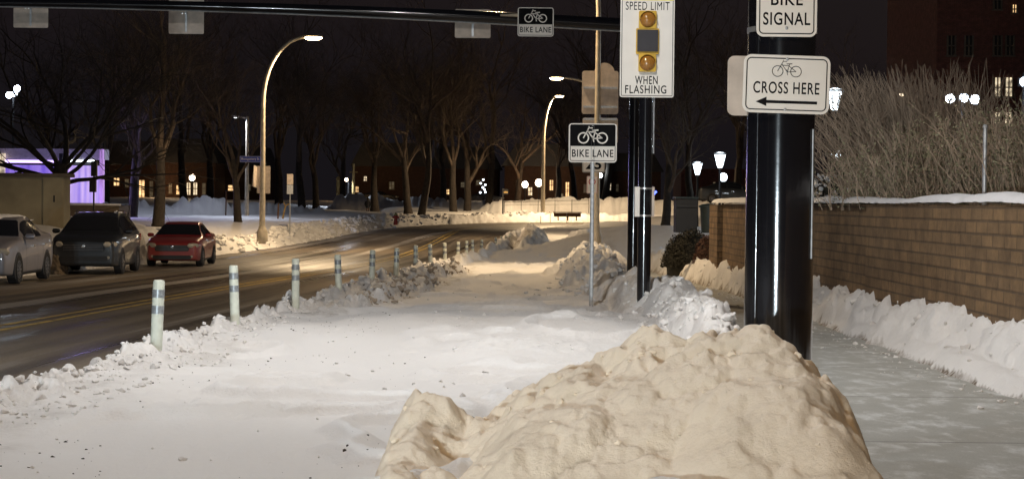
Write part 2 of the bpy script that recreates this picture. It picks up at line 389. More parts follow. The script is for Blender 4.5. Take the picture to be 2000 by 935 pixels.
def ground_mesh():
    s = np.concatenate([-np.geomspace(3.5, .31, 50), np.linspace(-.30, .30, 880), np.geomspace(.31, 3.5, 50)])
    ys = [-10.0]
    while ys[-1] < 4500:
        y = ys[-1]; ys.append(y + (1.0 if y < 5 else y * .0040 if y < 70 else y * .007 if y < 260 else y * .08))
    ys = np.array(ys); Y, S = np.meshgrid(ys, s, indexing='ij'); X = S * (Y + 13)
    n, m = Y.shape; z, dirt, sd, sp = heights(X.ravel(), Y.ravel())
    co = np.stack([X.ravel(), Y.ravel(), z], 1)
    i = np.arange(n - 1)[:, None] * m + np.arange(m - 1)[None]
    q = np.stack([i, i + 1, i + m + 1, i + m], -1).reshape(-1, 4)
    me = bpy.data.meshes.new('snow_ground'); me.vertices.add(len(co)); me.vertices.foreach_set('co', co.ravel())
    me.loops.add(q.size); me.loops.foreach_set('vertex_index', q.ravel().astype(np.int32))
    me.polygons.add(len(q)); me.polygons.foreach_set('loop_start', np.arange(0, q.size, 4, dtype=np.int32))
    me.polygons.foreach_set('use_smooth', np.ones(len(q), bool))
    me.update(calc_edges=True)
    a = me.attributes.new('dirt', 'FLOAT', 'POINT'); a.data.foreach_set('value', dirt.astype(np.float32))
    me.materials.append(M['snow'])
    o = bpy.data.objects.new('ground', me); COL.objects.link(o); return tag(o, kind='structure')
ground_mesh()

# ---------------------------------------------------------------- road, markings, sidewalk
def resample(pl, n):
    p = np.array(pl, float); d = np.r_[0, np.cumsum(np.hypot(*np.diff(p, axis=0).T))]
    t = np.linspace(0, d[-1], n); return np.stack([np.interp(t, d, p[:, 0]), np.interp(t, d, p[:, 1])], 1)
def smooth_pl(p, k=9):
    q = p.copy(); w = np.ones(k) / k
    for c in (0, 1):
        pad = np.r_[[p[0, c]] * (k // 2), p[:, c], [p[-1, c]] * (k // 2)]; q[:, c] = np.convolve(pad, w, 'valid')
    q[0] = p[0]; q[-1] = p[-1]; return q
def strip(name, Lp, Rp, nz, m, lift, kind='structure', n=320, grow=.5, parent=None):
    a = smooth_pl(resample(Lp, n)); b = smooth_pl(resample(Rp, n)); d = b - a; d /= np.linalg.norm(d, axis=1)[:, None]
    a = a - d * grow; b = b + d * grow; mb = MB(); k = nz
    for i in range(n):
        for j in range(k + 1):
            p = a[i] + (b[i] - a[i]) * j / k; mb.v.append((p[0], p[1], float(Bf(np.array(p[1]))) + lift))
    for i in range(n - 1):
        for j in range(k): mb.f.append((i * (k + 1) + j, i * (k + 1) + j + 1, (i + 1) * (k + 1) + j + 1, (i + 1) * (k + 1) + j))
    o = mb.build(name, m, parent, smooth=True)
    uv = o.data.uv_layers.new(name='UVMap')
    idx = np.zeros(len(o.data.loops), np.int32); o.data.loops.foreach_get('vertex_index', idx)
    vi = idx // (k + 1); vj = idx % (k + 1)
    uv.data.foreach_set('uv', np.stack([vj / k * 10, vi / n * 250 / 10], 1).astype(np.float32).ravel())
    return tag(o, kind=kind) if kind else o

def road_material():
    m = bpy.data.materials.new('wet_salted_asphalt'); m.use_nodes = True; nt = m.node_tree; L = nt.links.new; b = nt.nodes['Principled BSDF']
    uv = nt.nodes.new('ShaderNodeUVMap'); uv.uv_map = 'UVMap'; tc = nt.nodes.new('ShaderNodeTexCoord')
    def streak(sx, sy, d=4):
        mp = nt.nodes.new('ShaderNodeMapping'); mp.inputs['Scale'].default_value = (sx, sy, 1); L(uv.outputs[0], mp.inputs[0])
        n = nt.nodes.new('ShaderNodeTexNoise'); n.inputs['Scale'].default_value = 1; n.inputs['Detail'].default_value = d; L(mp.outputs[0], n.inputs[0]); return n.outputs['Fac']
    def m_(op, a, bb, clamp=False):
        q = nt.nodes.new('ShaderNodeMath'); q.operation = op; q.use_clamp = clamp
        for i, v in enumerate((a, bb)):
            if isinstance(v, (int, float)): q.inputs[i].default_value = v
            else: L(v, q.inputs[i])
        return q.outputs[0]
    s1 = streak(2.2, .25); s2 = streak(7, .5); s3 = streak(1.0, 1.4)
    n = nt.nodes.new('ShaderNodeTexNoise'); n.inputs['Scale'].default_value = 30; n.inputs['Detail'].default_value = 8; L(tc.outputs['Object'], n.inputs[0])
    base = nt.nodes.new('ShaderNodeValToRGB'); L(m_('ADD', m_('MULTIPLY', s1, .6), m_('MULTIPLY', n.outputs['Fac'], .4)), base.inputs[0])
    e = base.color_ramp.elements; e[0].position = .35; e[0].color = (.050, .041, .031, 1); e[1].position = .65; e[1].color = (.22, .18, .135, 1)
    # packed snow streaks between the wheel tracks
    sx = nt.nodes.new('ShaderNodeSeparateXYZ'); L(uv.outputs[0], sx.inputs[0]); u = sx.outputs[0]
    def band(c, w):
        d = m_('ABSOLUTE', m_('SUBTRACT', u, c), 0); return m_('SUBTRACT', 1, m_('DIVIDE', d, w), True)
    bands = m_('MAXIMUM', m_('MAXIMUM', m_('MULTIPLY', band(4.6, .42), 1.8), m_('MULTIPLY', band(2.55, .9), .75)), m_('MAXIMUM', m_('MULTIPLY', band(8.1, .35), .55), m_('MULTIPLY', band(.6, 1.3), .8)))
    k = m_('ADD', bands, m_('MULTIPLY', m_('SUBTRACT', m_('ADD', m_('MULTIPLY', s2, .6), m_('MULTIPLY', s3, .6)), .6), 2.6))
    k = m_('MULTIPLY', m_('SUBTRACT', k, .50), 1.9, True)
    mix = nt.nodes.new('ShaderNodeMix'); mix.data_type = 'RGBA'; L(m_('MULTIPLY', k, .62), mix.inputs[0]); L(base.outputs[0], mix.inputs[6]); mix.inputs[7].default_value = (.50, .48, .46, 1)
    L(mix.outputs[2], b.inputs['Base Color'])
    rr = nt.nodes.new('ShaderNodeMapRange'); L(s1, rr.inputs[0]); rr.inputs[1].default_value = .3; rr.inputs[2].default_value = .7; rr.inputs[3].default_value = .22; rr.inputs[4].default_value = .7; L(rr.outputs[0], b.inputs['Roughness'])
    bp = nt.nodes.new('ShaderNodeBump'); bp.inputs['Distance'].default_value = .006; L(n.outputs['Fac'], bp.inputs['Height']); L(bp.outputs[0], b.inputs['Normal'])
    return m
strip('road', LE, RE, 14, road_material(), 0.0)

# painted double centre line
def yellow_material():
    m = bpy.data.materials.new('worn_yellow_paint'); m.use_nodes = True; nt = m.node_tree; b = nt.nodes['Principled BSDF']; b.inputs['Roughness'].default_value = .6
    tc = nt.nodes.new('ShaderNodeTexCoord'); n = nt.nodes.new('ShaderNodeTexNoise'); n.inputs['Scale'].default_value = 6; n.inputs['Detail'].default_value = 8; n.inputs['Roughness'].default_value = .75
    nt.links.new(tc.outputs['Object'], n.inputs[0]); r = nt.nodes.new('ShaderNodeValToRGB'); nt.links.new(n.outputs['Fac'], r.inputs[0])
    e = r.color_ramp.elements; e[0].position = .38; e[0].color = (.13, .10, .06, 1); e[1].position = .56; e[1].color = (.60, .42, .10, 1)
    nt.links.new(r.outputs[0], b.inputs['Base Color']); return m
M['yellow_line'] = yellow_material()  # worn
CEN = [(-7.0, -40), (-6.95, 16), (-6.8, 24.5), (-6.57, 32.6), (-6.3, 42), (-5.6, 58), (-4.7, 75), (-4.3, 90), (-4.1, 110), (-3.9, 132), (-2.6, 143), (.0, 149), (6, 154), (30, 163)]
mb = MB(); c = smooth_pl(resample(CEN, 260), 7)
for off in (-.16, .16):
    d = np.gradient(c, axis=0); d /= np.linalg.norm(d, axis=1)[:, None]; nrm = np.stack([d[:, 1], -d[:, 0]], 1); base = len(mb.v)
    for i in range(len(c)):
        for s in (-.06, .06):
            p = c[i] + nrm[i] * (off + s); mb.v.append((p[0], p[1], float(Bf(np.array(p[1]))) + .006))
    for i in range(len(c) - 1): mb.f.append((base + 2 * i, base + 2 * i + 1, base + 2 * i + 3, base + 2 * i + 2))
tag(mb.build('road_markings', M['yellow_line']), kind='structure')

def walk_material():
    m = bpy.data.materials.new('frosty_concrete'); m.use_nodes = True; nt = m.node_tree; L = nt.links.new; b = nt.nodes['Principled BSDF']
    tc = nt.nodes.new('ShaderNodeTexCoord')
    def noise(sc_, d, vec=(1, 1, 1)):
        mp = nt.nodes.new('ShaderNodeMapping'); mp.inputs['Scale'].default_value = vec; L(tc.outputs['Object'], mp.inputs[0])
        n = nt.nodes.new('ShaderNodeTexNoise'); n.inputs['Scale'].default_value = sc_; n.inputs['Detail'].default_value = d; n.inputs['Roughness'].default_value = .65; L(mp.outputs[0], n.inputs[0]); return n.outputs['Fac']
    a = noise(5, 10, (1, .5, 1)); f = noise(90, 5)
    r = nt.nodes.new('ShaderNodeValToRGB'); L(a, r.inputs[0]); e = r.color_ramp.elements
    e[0].position = .34; e[0].color = (.40, .40, .37, 1); e[1].position = .74; e[1].color = (.76, .78, .78, 1)
    x = e.new(.5); x.color = (.43, .43, .40, 1)
    # slab joints every 1.5 m
    sp = nt.nodes.new('ShaderNodeSeparateXYZ'); L(tc.outputs['Object'], sp.inputs[0])
    q = nt.nodes.new('ShaderNodeMath'); q.operation = 'PINGPONG'; q.inputs[1].default_value = 1.5; L(sp.outputs[1], q.inputs[0])
    g = nt.nodes.new('ShaderNodeMath'); g.operation = 'LESS_THAN'; g.inputs[1].default_value = .016; L(q.outputs[0], g.inputs[0])
    g2 = nt.nodes.new('ShaderNodeMath'); g2.operation = 'MULTIPLY'; g2.inputs[1].default_value = .6; L(g.outputs[0], g2.inputs[0])
    mx = nt.nodes.new('ShaderNodeMix'); mx.data_type = 'RGBA'; L(g2.outputs[0], mx.inputs[0]); L(r.outputs[0], mx.inputs[6]); mx.inputs[7].default_value = (.06, .055, .05, 1)
    m2 = nt.nodes.new('ShaderNodeMix'); m2.data_type = 'RGBA'; m2.blend_type = 'MULTIPLY'; m2.inputs[0].default_value = .5; L(mx.outputs[2], m2.inputs[6])
    rf = nt.nodes.new('ShaderNodeValToRGB'); L(f, rf.inputs[0]); rf.color_ramp.elements[0].position = .3; rf.color_ramp.elements[0].color = (.55, .55, .55, 1); rf.color_ramp.elements[1].position = .65
    L(rf.outputs[0], m2.inputs[7]); L(m2.outputs[2], b.inputs['Base Color']); b.inputs['Roughness'].default_value = .6
    bp = nt.nodes.new('ShaderNodeBump'); bp.inputs['Distance'].default_value = .004; L(f, bp.inputs['Height']); L(bp.outputs[0], b.inputs['Normal']); return m
strip('sidewalk', PL, PR, 6, walk_material(), .085, n=160, grow=.35)

# ---------------------------------------------------------------- snow lumps
ICO = []
from mathutils import noise as mn
for k in range(10):
    bm = bmesh.new(); rr = random.Random(k)
    for q in range(13 + k):
        v = Vector((rr.gauss(0, 1), rr.gauss(0, 1), rr.gauss(0, 1))).normalized(); bm.verts.new(v * rr.uniform(.7, 1.1))
    bmesh.ops.convex_hull(bm, input=bm.verts); bmesh.ops.delete(bm, geom=[v for v in bm.verts if not v.link_faces], context='VERTS')
    bmesh.ops.triangulate(bm, faces=bm.faces); bm.verts.index_update()
    ICO.append((np.array([v.co[:] for v in bm.verts]), np.array([[v.index for v in f.verts] for f in bm.faces]))); bm.free()
def lumps(name, spots, m, label=None, kind='stuff', parent=None, cat=None):
    V = []; Fc = []; n = 0; rr = np.random.RandomState(5)
    for (x, y, z, r) in spots:
        v, f = ICO[rr.randint(10)]; q = Matrix.Rotation(rr.uniform(0, 6.28), 3, Vector(rr.normal(size=3))); q = np.array(q)
        s = np.array([1, rr.uniform(.75, 1.1), rr.uniform(.6, .95)]) * r
        V.append((v @ q.T) * s + (x, y, z)); Fc.append(f + n); n += len(v)
    V = np.concatenate(V); Fc = np.concatenate(Fc)
    me = bpy.data.meshes.new(name); me.vertices.add(len(V)); me.vertices.foreach_set('co', V.ravel()); me.loops.add(Fc.size)
    me.loops.foreach_set('vertex_index', Fc.ravel().astype(np.int32)); me.polygons.add(len(Fc)); me.polygons.foreach_set('loop_start', np.arange(0, Fc.size, 3, dtype=np.int32))
    me.polygons.foreach_set('use_smooth', (np.arange(len(Fc)) % 3 == 0) if False else np.zeros(len(Fc), bool)); me.update(calc_edges=True); me.materials.append(m)
    o = bpy.data.objects.new(name, me); COL.objects.link(o)
    if parent: o.parent = parent
    return tag(o, label, cat, kind=kind)
def scatter(ri, n, y0, y1, rmin, rmax, spread=1.0, seed=1, bias=2.0, sink=.42):
    rr = np.random.RandomState(seed); pts = RIDGES[ri][0]; P_ = np.array(pts)
    u = rr.uniform(0, 1, n); ys = y0 * (y1 / y0) ** u
    cx = np.interp(ys, P_[:, 1], P_[:, 0]); w = np.interp(ys, P_[:, 1], P_[:, 3])
    xs = cx + np.clip(rr.normal(size=n) * .42 - .08, -1.1, .8) * w * spread
    r = rmin + (rmax - rmin) * rr.uniform(0, 1, n) ** bias * (1.0)
    z, d, sd, sp = heights(xs, ys)
    ok = (sd > -.02) & ((sp > .0) | (ys > 60))
    return [(a, b, c + q * (.5 - sink), q) for a, b, c, q, o in zip(xs, ys, z, r, ok) if o]
near_clods = scatter(1, 5200, 11.0, 32, .006, .042, 1.0, 1, 3.4) + scatter(1, 700, 20, 60, .02, .09, .5, 2, 2.0)
lumps('snow_clods', near_clods, M['clod'], 'broken snow clods strewn along the plowed ridge at the posts', cat='snow clods')
right_clods = scatter(3, 900, 15, 34, .010, .075, 1.0, 3, 3.2) + scatter(3, 520, 30, 60, .02, .12, .8, 4, 2.4)
lumps('snow_clods', right_clods, M['clod'], 'snow clods on the ridge between lane and sidewalk', cat='snow clods')
lumps('snow_clods', scatter(4, 420, 12, 60, .02, .08, .6, 6, 2.2), M['clod'], 'snow clods in the bank at the foot of the brick wall', cat='snow clods')
lumps('dirty_clods', scatter(2, 700, 26, 46, .015, .085, .9, 7, 2.2), M['dirty'], 'brown dirty frozen clods heaped beside the bike lane posts', cat='dirty snow clods')
lumps('snow_clods', scatter(5, 700, 70, 165, .06, .24, .7, 8, 1.8), M['clod'], 'snow clods along the far kerb of the road', cat='snow clods')
rr = np.random.RandomState(12); n = 260; xs = rr.uniform(-3.3, 1.2, n); ys = rr.uniform(9, 40, n); zz, _, sd, sp = heights(xs, ys)
lumps('snow_crumbs', [(a, b, c + .004, q) for a, b, c, q in zip(xs, ys, zz, .008 + .03 * rr.uniform(0, 1, n) ** 3)], M['clod'], 'small snow crumbs scattered over the smooth lane snow', cat='snow crumbs')
n = 500; ys = rr.uniform(10.3, 45, n); xs = np.where(rr.uniform(0, 1, n) < .7, np.interp(ys, [p[1] for p in PR], [p[0] for p in PR]) - np.abs(rr.normal(size=n)) * .22, np.interp(ys, [p[1] for p in PL], [p[0] for p in PL]) + np.abs(rr.normal(size=n)) * .15)
lumps('snow_crumbs', [(a, b, float(c), q) for a, b, c, q in zip(xs, ys, Bf(ys) + .087, .006 + .035 * rr.uniform(0, 1, n) ** 3.5)], M['clod'], 'snow crumbs spilled along both edges of the concrete sidewalk', cat='snow crumbs')
n = 900; xs = -3.3 + 2.6 * rr.uniform(0, 1, n) ** 1.7; ys = rr.uniform(9, 24, n); zz, _, sd, sp = heights(xs, ys)
gm = fbm(xs * 1.2, ys * .5, 77, 3); lumps('grit', [(a, b, c, q) for a, b, c, q, g_ in zip(xs, ys, zz, .003 + .013 * rr.uniform(0, 1, n) ** 5, gm) if g_ > .25], M['grit'], 'dark grit specks on the snow near the posts', cat='grit')

# the big heap in front
def front_pile():
    gx = np.arange(-1.15, 2.25, .0125); gy = np.arange(7.2, 11.6, .016); Y, X = np.meshgrid(gy, gx, indexing='ij'); x = X.ravel(); y = Y.ravel()
    kx = [-1.1, -.70, -.60, -.53, -.42, -.34, -.24, -.12, 0, .2, .42, .75, 1.0, 1.22, 1.37, 1.49, 1.60, 1.68, 1.73, 1.78, 2.2]
    kz = [-.3, -.1, .28, .39, .44, .40, .31, .38, .50, .57, .66, .75, .78, .83, .84, .77, .64, .46, .22, -.05, -.4]
    xw = x + .05 * fbm(x * 2, y * 2, 5, 2)
    crest = np.interp(xw, kx, kz); yc = 9.55 + .15 * fbm(x * 1.3, x * 0, 8, 2)
    t = (y - yc) / np.where(y < yc, 1.9, 1.15); g = np.clip(1 - np.abs(t) ** 2.6, -.5, 1)
    g = np.clip(g, 0, 1); z = -.1 + np.clip(crest + .1, 0, 2) * g + .035 * fbm(x * 1.6, y * 1.6, 15, 3) * np.clip(crest * 3, 0, 1)
    rim = np.exp(-((y - yc) / .42) ** 2)
    tilt = .0
    wx_, wy_ = x + .10 * fbm(x * 3, y * 3, 2, 3), y + .10 * fbm(x * 3 + 9, y * 3, 4, 3)
    l = domes(wx_, wy_, .42, 201, .7) * .13 + (domes(wx_, wy_, .19, 211, .7) * .10 + domes(x, y, .10, 221, .5) * .055) * (.15 + .9 * rim) + domes(x, y, .05, 231, .3) * .022
    edge = np.clip(crest * 4, 0, 1)
    z = z + l * .8 * edge + .004 * fbm(x * 14, y * 14, 25, 4, .6) + .018 * fbm(wx_ * 5, wy_ * 5, 27, 3)
    # creases
    z = z - .012 * np.clip(1 - np.abs(fbm(x * 2.2 + 5, y * 1.8, 35, 3)) * 5, 0, 1) + .05 * rim * edge * domes(x + .02 * fbm(x * 20, y * 20, 1, 2), y, .13, 241, .7) + .004 * fbm(x * 30, y * 30, 47, 3, .7) * (.15 + np.clip(fbm(x * 2, y * 2, 48, 2), 0, 1) * 2)
    dirt = np.clip(.0 + .30 * fbm(x * 3, y * 3, 45, 4) + .55 * sstep(1.5, 1.8, x), 0, 1)  # dirt mottling, plus the right flank's shade painted in
    co = np.stack([x, y, z], 1); nn, m = Y.shape; i = np.arange(nn - 1)[:, None] * m + np.arange(m - 1)[None]; q = np.stack([i, i + 1, i + m + 1, i + m], -1).reshape(-1, 4)
    keep = (z[q].max(1) > .02); q = q[keep]
    used, inv = np.unique(q, return_inverse=True); q = inv.reshape(q.shape); co = co[used]; dirt = dirt[used]
    me = bpy.data.meshes.new('snow_pile'); me.vertices.add(len(co)); me.vertices.foreach_set('co', co.ravel()); me.loops.add(q.size); me.loops.foreach_set('vertex_index', q.ravel().astype(np.int32))
    me.polygons.add(len(q)); me.polygons.foreach_set('loop_start', np.arange(0, q.size, 4, dtype=np.int32)); me.polygons.foreach_set('use_smooth', np.ones(len(q), bool)); me.update(calc_edges=True)
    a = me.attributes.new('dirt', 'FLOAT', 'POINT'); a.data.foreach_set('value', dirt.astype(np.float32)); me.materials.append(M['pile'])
    o = bpy.data.objects.new('snow_pile', me); COL.objects.link(o)
    rs = np.random.RandomState(3); pick = rs.choice(len(co), 520, replace=False); cr_ = []
    for k_ in pick:
        cx_, cy_, cz_ = co[k_]
        near_rim = math.exp(-((cy_ - 9.55) / .5) ** 2)
        if cz_ > .12 and rs.uniform() < .25 + .75 * near_rim: r_ = .005 + .022 * rs.uniform() ** 2.5; cr_.append((cx_, cy_, cz_ + r_ * .05, r_))
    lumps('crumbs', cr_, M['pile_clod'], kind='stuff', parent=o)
    return tag(o, 'big lumpy lamplight-tinted snow heap in front of the thick black pole', 'snow pile')
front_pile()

# ---------------------------------------------------------------- delineator posts
def post_proto():
    root = empty('bollard', (0, 0, 0)); b = MB()
    b.lathe([(.052, 0), (.052, .78), (.050, .94), (.046, .953), (.03, .958)], n=14); b.build('tube', M['post'], root, smooth=True)
    for z in (.84, .70): MB().lathe([(.0535, z - .035), (.0535, z + .035)], n=14).build('reflective_band', M['reflector'], root, smooth=True)
    return root
pts = [(303, 547, 16), (462, 518, 20.4), (578, 505, 24.6), (664, 497, 28.6), (726, 488, 33), (773, 484, 37.5), (813, 479, 42), (843, 477, 46), (870, 474, 50), (894, 472, 54), (911, 470, 58), (925, 468, 62), (940, 467, 66), (968, 463, 74), (978, 461, 78), (988, 459, 82), (996, 457, 86), (1003, 456, 91)]
ordn = ['first', 'second', 'third', 'fourth', 'fifth', 'sixth', 'seventh', 'eighth', 'ninth', 'tenth', 'eleventh', 'twelfth', 'thirteenth', 'fourteenth', 'fifteenth', 'sixteenth', 'seventeenth', 'eighteenth']
proto = post_proto()
for i, (px, py, D) in enumerate(pts):
    o = proto if i == 0 else copy_tree(proto)
    p = P(px, py, D); o.location = (p.x, p.y, p.z - .955); o.rotation_euler = (R.uniform(-.045, .045), R.uniform(-.045, .045), R.uniform(0, 6))
    tag(o, 'white banded bollard, %s of the row counting from the viewer' % ordn[i], 'bollard', 'white posts along the bike lane')

# ---------------------------------------------------------------- signs
def text_mesh(name, s, w, h, m, parent, cx, cz, y, bold=.012):
    cu = bpy.data.curves.new(name, 'FONT'); cu.body = s; cu.size = 1; cu.offset = bold; cu.extrude = .0; cu.space_character = 1.12
    o = bpy.data.objects.new(name, cu); COL.objects.link(o)
    dg = bpy.context.evaluated_depsgraph_get(); me = bpy.data.meshes.new_from_object(o.evaluated_get(dg)); bpy.data.objects.remove(o); bpy.data.curves.remove(cu)
    xs = [v.co.x for v in me.vertices]; zs = [v.co.y for v in me.vertices]; x0, x1, z0, z1 = min(xs), max(xs), min(zs), max(zs)
    for v in me.vertices:
        v.co = Vector((cx - w / 2 + (v.co.x - x0) / (x1 - x0) * w, y, cz - h / 2 + (v.co.y - z0) / (z1 - z0) * h))
    me.materials.clear(); me.materials.append(m); ob = bpy.data.objects.new(name, me); COL.objects.link(ob); ob.parent = parent; return ob
def bike_symbol(w, m, parent, cx, cz, y, th=1.0):
    b = MB(); s = w / 1.78; t = .055 * th
    def circ(c, r, k=28): return [(c[0] + r * math.cos(2 * math.pi * i / k), c[1] + r * math.sin(2 * math.pi * i / k)) for i in range(k)]
    T = lambda p: (cx + p[0] * s, cz + p[1] * s)
    for wc in ((-.55, -.12), (.55, -.12)):
        b.ring([T(p) for p in circ(wc, .34)], [T(p) for p in circ(wc, .34 - t * 1.2)], y, y - .001)
    def bar(a, c, tt=t):
        a = Vector(a); c = Vector(c); d = (c - a).normalized(); q = Vector((-d.y, d.x)) * tt / 2; a = a - d * tt * .3; c = c + d * tt * .3
        b.prism([T(a + q), T(a - q), T(c - q), T(c + q)], y, y - .001)
    bb = (.03, -.16); st = (.16, .30); hd = (-.32, .32)
    bar(hd, bb); bar(bb, (.12, .18)); bar((.12, .18), st); bar((-.30, .24), (.12, .22)); bar((.12, .20), (.55, -.12)); bar(bb, (.55, -.12)); bar((-.55, -.12), (-.30, .34)); bar((-.30, .34), (-.24, .47)); bar((-.24, .47), (-.02, .46), t * .9)
    bar((-.24, .47), (-.22, .55), t * .8); bar((.02, .32), (.30, .34), t * 1.3); bar((-.02, -.02), (.06, -.34), t * .9); bar((-.02, .33), (.05, .32), t)
    return b.build('bicycle_symbol', m, parent)
def plate(parent, w, h, r, m, y=0.0, th=.004, name='plate', cx=0, cz=0):
    return MB().prism(rrect(w, h, r, cx=cx, cz=cz), y + th, y).build(name, m, parent)
def border(parent, w, h, r, m, inset, t, y, cx=0, cz=0):
    return MB().ring(rrect(w - 2 * inset, h - 2 * inset, max(r - inset, .004), cx=cx, cz=cz), rrect(w - 2 * inset - 2 * t, h - 2 * inset - 2 * t, max(r - inset - t, .002), cx=cx, cz=cz), y, y - .0015).build('border', m, parent)
def bolt(parent, x, z, y=-.002, r=.009, m='galv'):
    return MB().lathe([(r, 0), (r, .004), (r * .5, .007)], (x, y, z), 10, 'Y').build('bolt', M[m], parent, smooth=True)
ROLLT = .0
def bike_lane_face(root, w, h, y, cz=0):
    plate(root, w, h, .04 * w / .6, M['white_sheet'], y, cz=cz)
    hb = h * .62; MB().prism(rrect(w * .93, h * .555, .018, cz=cz + h * .195), y - .001, y - .0025).build('black_panel', M['black_sheet'], root)
    border(root, w, h, .04 * w / .6, M['black_ink'], w * .028, w * .012, y - .001, cz=cz)
    bike_symbol(w * .63, M['white_sheet'], root, 0, cz + h * .18, y - .003, 1.25)
    text_mesh('lettering', 'BIKE LANE', w * .86, h * .19, M['black_ink'], root, 0, cz - h * .265, y - .003, .014)

# bike lane sign on its own post
D = 27.0; b0 = P(1155, 572, D); t0 = P(1152, 279, D - .05); wsc = 94 * D / F; hsc = 76 * D / F
g = gz(b0.x, b0.y)
root = empty('bike_lane_sign', (b0.x, b0.y, min(b0.z, g)), 'BIKE LANE sign with white bicycle on black, on a thin grey post in the snow', 'sign')
root.rotation_euler = (0, math.radians(-.1), 0)
hz = t0.z - root.location.z; ptop = P(1152, 244, D).z - root.location.z
MB().box((0, .03, ptop / 2 - .15), (.058, .03, ptop + .3)).build('pole', M['galv'], root)
MB().tube([(-.021, .011, ptop), (-.021, .011, -.2)], .006, 5).tube([(.021, .011, ptop), (.021, .011, -.2)], .006, 5).build('flange', M['galv'], root)
s = empty('face', (t0.x - b0.x, 0, 0)); s.parent = root
bpy.data.objects.remove(s)
bike_lane_face(root, wsc, hsc, .008, hz)
bolt(root, 0, hz + hsc * .44, .004); bolt(root, 0, hz - hsc * .44, .004)

# speed limit beacon sign on two black poles
D = 25.0; px = D / F
bA = P(1257, 573, D)
root = empty('speed_limit_sign', (bA.x, bA.y, min(bA.z, gz(bA.x, bA.y))), 'tall SPEED LIMIT WHEN FLASHING sign with two unlit amber beacons on black pole', 'sign')
cz_ = P(1263, 85, D).z - root.location.z; cx_ = P(1263, 85, D).x - root.location.x
sw = 105 * px; sh = 212 * px
MB().lathe([(.092, -.3), (.092, cz_ + sh / 2 + .4)], n=24).build('pole', M['black'], root, smooth=True)
zc = lambda y: P(1263, y, D).z - root.location.z
def face(y): return -.115
plate(root, sw, sh, .03, M['white_sheet'], -.115, cx=cx_, cz=cz_)
border(root, sw, sh, .03, M['black_ink'], .018, .008, -.116, cx=cx_, cz=cz_)
MB().box((cx_, -.118, zc(-8)), (sw * .96, .004, 22 * px)).build('yellow_strip', M['yellow_sheet'], root)
text_mesh('lettering', 'SCHOOL', sw * .6, 11 * px, M['black_ink'], root, cx_, zc(-9), -.122)
text_mesh('lettering', 'SPEED LIMIT', 85 * px, 16 * px, M['black_ink'], root, cx_, zc(14), -.118, 0)
text_mesh('lettering', 'WHEN', 44 * px, 16 * px, M['black_ink'], root, cx_ - 1 * px, zc(158), -.118, .01)
text_mesh('lettering', 'FLASHING', 80 * px, 16 * px, M['black_ink'], root, cx_ - 2 * px, zc(176), -.118, .01)
for y in (41, 125):
    h = MB(); h.prism(rrect(34 * px, 34 * px, .02, cx=cx_, cz=zc(y)), -.116, -.17); hb = h.build('beacon', M['yellow_paint'], root)
    MB().lathe([(.108, .0), (.105, .02), (.085, .045), (.05, .062), (.012, .07)], (cx_, -.165, zc(y)), 24, 'Y').build('lens', M['amber'], hb, smooth=True)
    v = MB(); k = 14
    pts_ = [(cx_ + 16.5 * px * math.cos(math.pi * i / k), zc(y) + 16.5 * px * math.sin(math.pi * i / k)) for i in range(k + 1)]
    pin = [(cx_ + 15.6 * px * math.cos(math.pi * i / k), zc(y) + 15.6 * px * math.sin(math.pi * i / k)) for i in range(k, -1, -1)]
    v.prism(pts_ + pin, -.16, -.23); v.build('visor', M['yellow_paint'], hb)
MB().prism(rrect(44 * px, 50 * px, .01, cx=cx_, cz=zc(83)), -.116, -.16).build('display_frame', M['yellow_paint'], root)
MB().prism(rrect(40 * px, 42 * px, .008, cx=cx_, cz=zc(82)), -.16, -.19).build('display_box', M['display'], root)
# control box clamped on the pole
zb = zc(394); bx = MB(); bx.box((-.105, .0, zb), (.065, .14, 58 * px)); bxo = bx.build('control_box', M['white_sheet'], root)
bx = MB(); bx.box((.112, .03, zb), (.035, .14, 58 * px)); bx.build('control_box', M['alu'], root)
for y in (368, 421): MB().lathe([(.096, zc(y) - .012), (.096, zc(y) + .012)], n=24).build('band', M['band'], root, smooth=True)
MB().tube([(.11, -.02, zc(190)), (.11, -.02, zc(300))], .012, 8).build('conduit', M['galv'], root)

# mast arm signal pole with overhead signs
D = 37.0; bB = P(1237, 478, D); gB = min(bB.z, gz(bB.x, bB.y))
root = empty('mast_arm_pole', (bB.x, bB.y, gB), 'black pole carrying the long overhead arm across the road', 'pole')
a_r = P(1237, 50, D) - root.location; a_l = P(-160, 4, 36.0) - root.location
top = a_r.z
MB().tube([(0, 0, -.3), (0, 0, top + .5)], [.125, .105], 20).build('pole', M['black'], root, smooth=True)
MB().lathe([(.11, top + .5), (.08, top + .56), (.02, top + .58)], n=16).build('cap', M['black'], root, smooth=True)
n = 8; arm = [Vector((0, 0, top)).lerp(a_l, i / n) for i in range(n + 1)]
for i, p in enumerate(arm): p.z += .10 * math.sin(math.pi * i / n)
MB().tube(arm, [.135 - .065 * i / n for i in range(n + 1)], 16).build('arm', M['black'], root, smooth=True)
MB().tube([p + Vector((0, -.04, -.14 + .065 * i / n)) for i, p in enumerate(arm)], .014, 6).build('cable', M['galv'], root)
MB().box((-.14, 0, top), (.12, .34, .40)).build('arm_flange', M['black'], root)
def arm_back(px, py, w, h, label):
    c = P(px, py, 36.9); wm = w * 36.9 / F; hm = h * 36.9 / F
    r = empty('overhead_sign', c, label, 'sign', 'signs seen from behind on the overhead arm')
    plate(r, wm, hm, .03, M['alu'], .17)
    bk = MB(); bk.box((0, -.0, 0), (.04, .02, hm * .9)); bk.v = [(x, y + .155, z) for x, y, z in bk.v]; bk.build('bracket', M['galv'], r)
    for q in (-.03, .03): bolt(r, q, -hm * .02, -.14, .02, 'band')
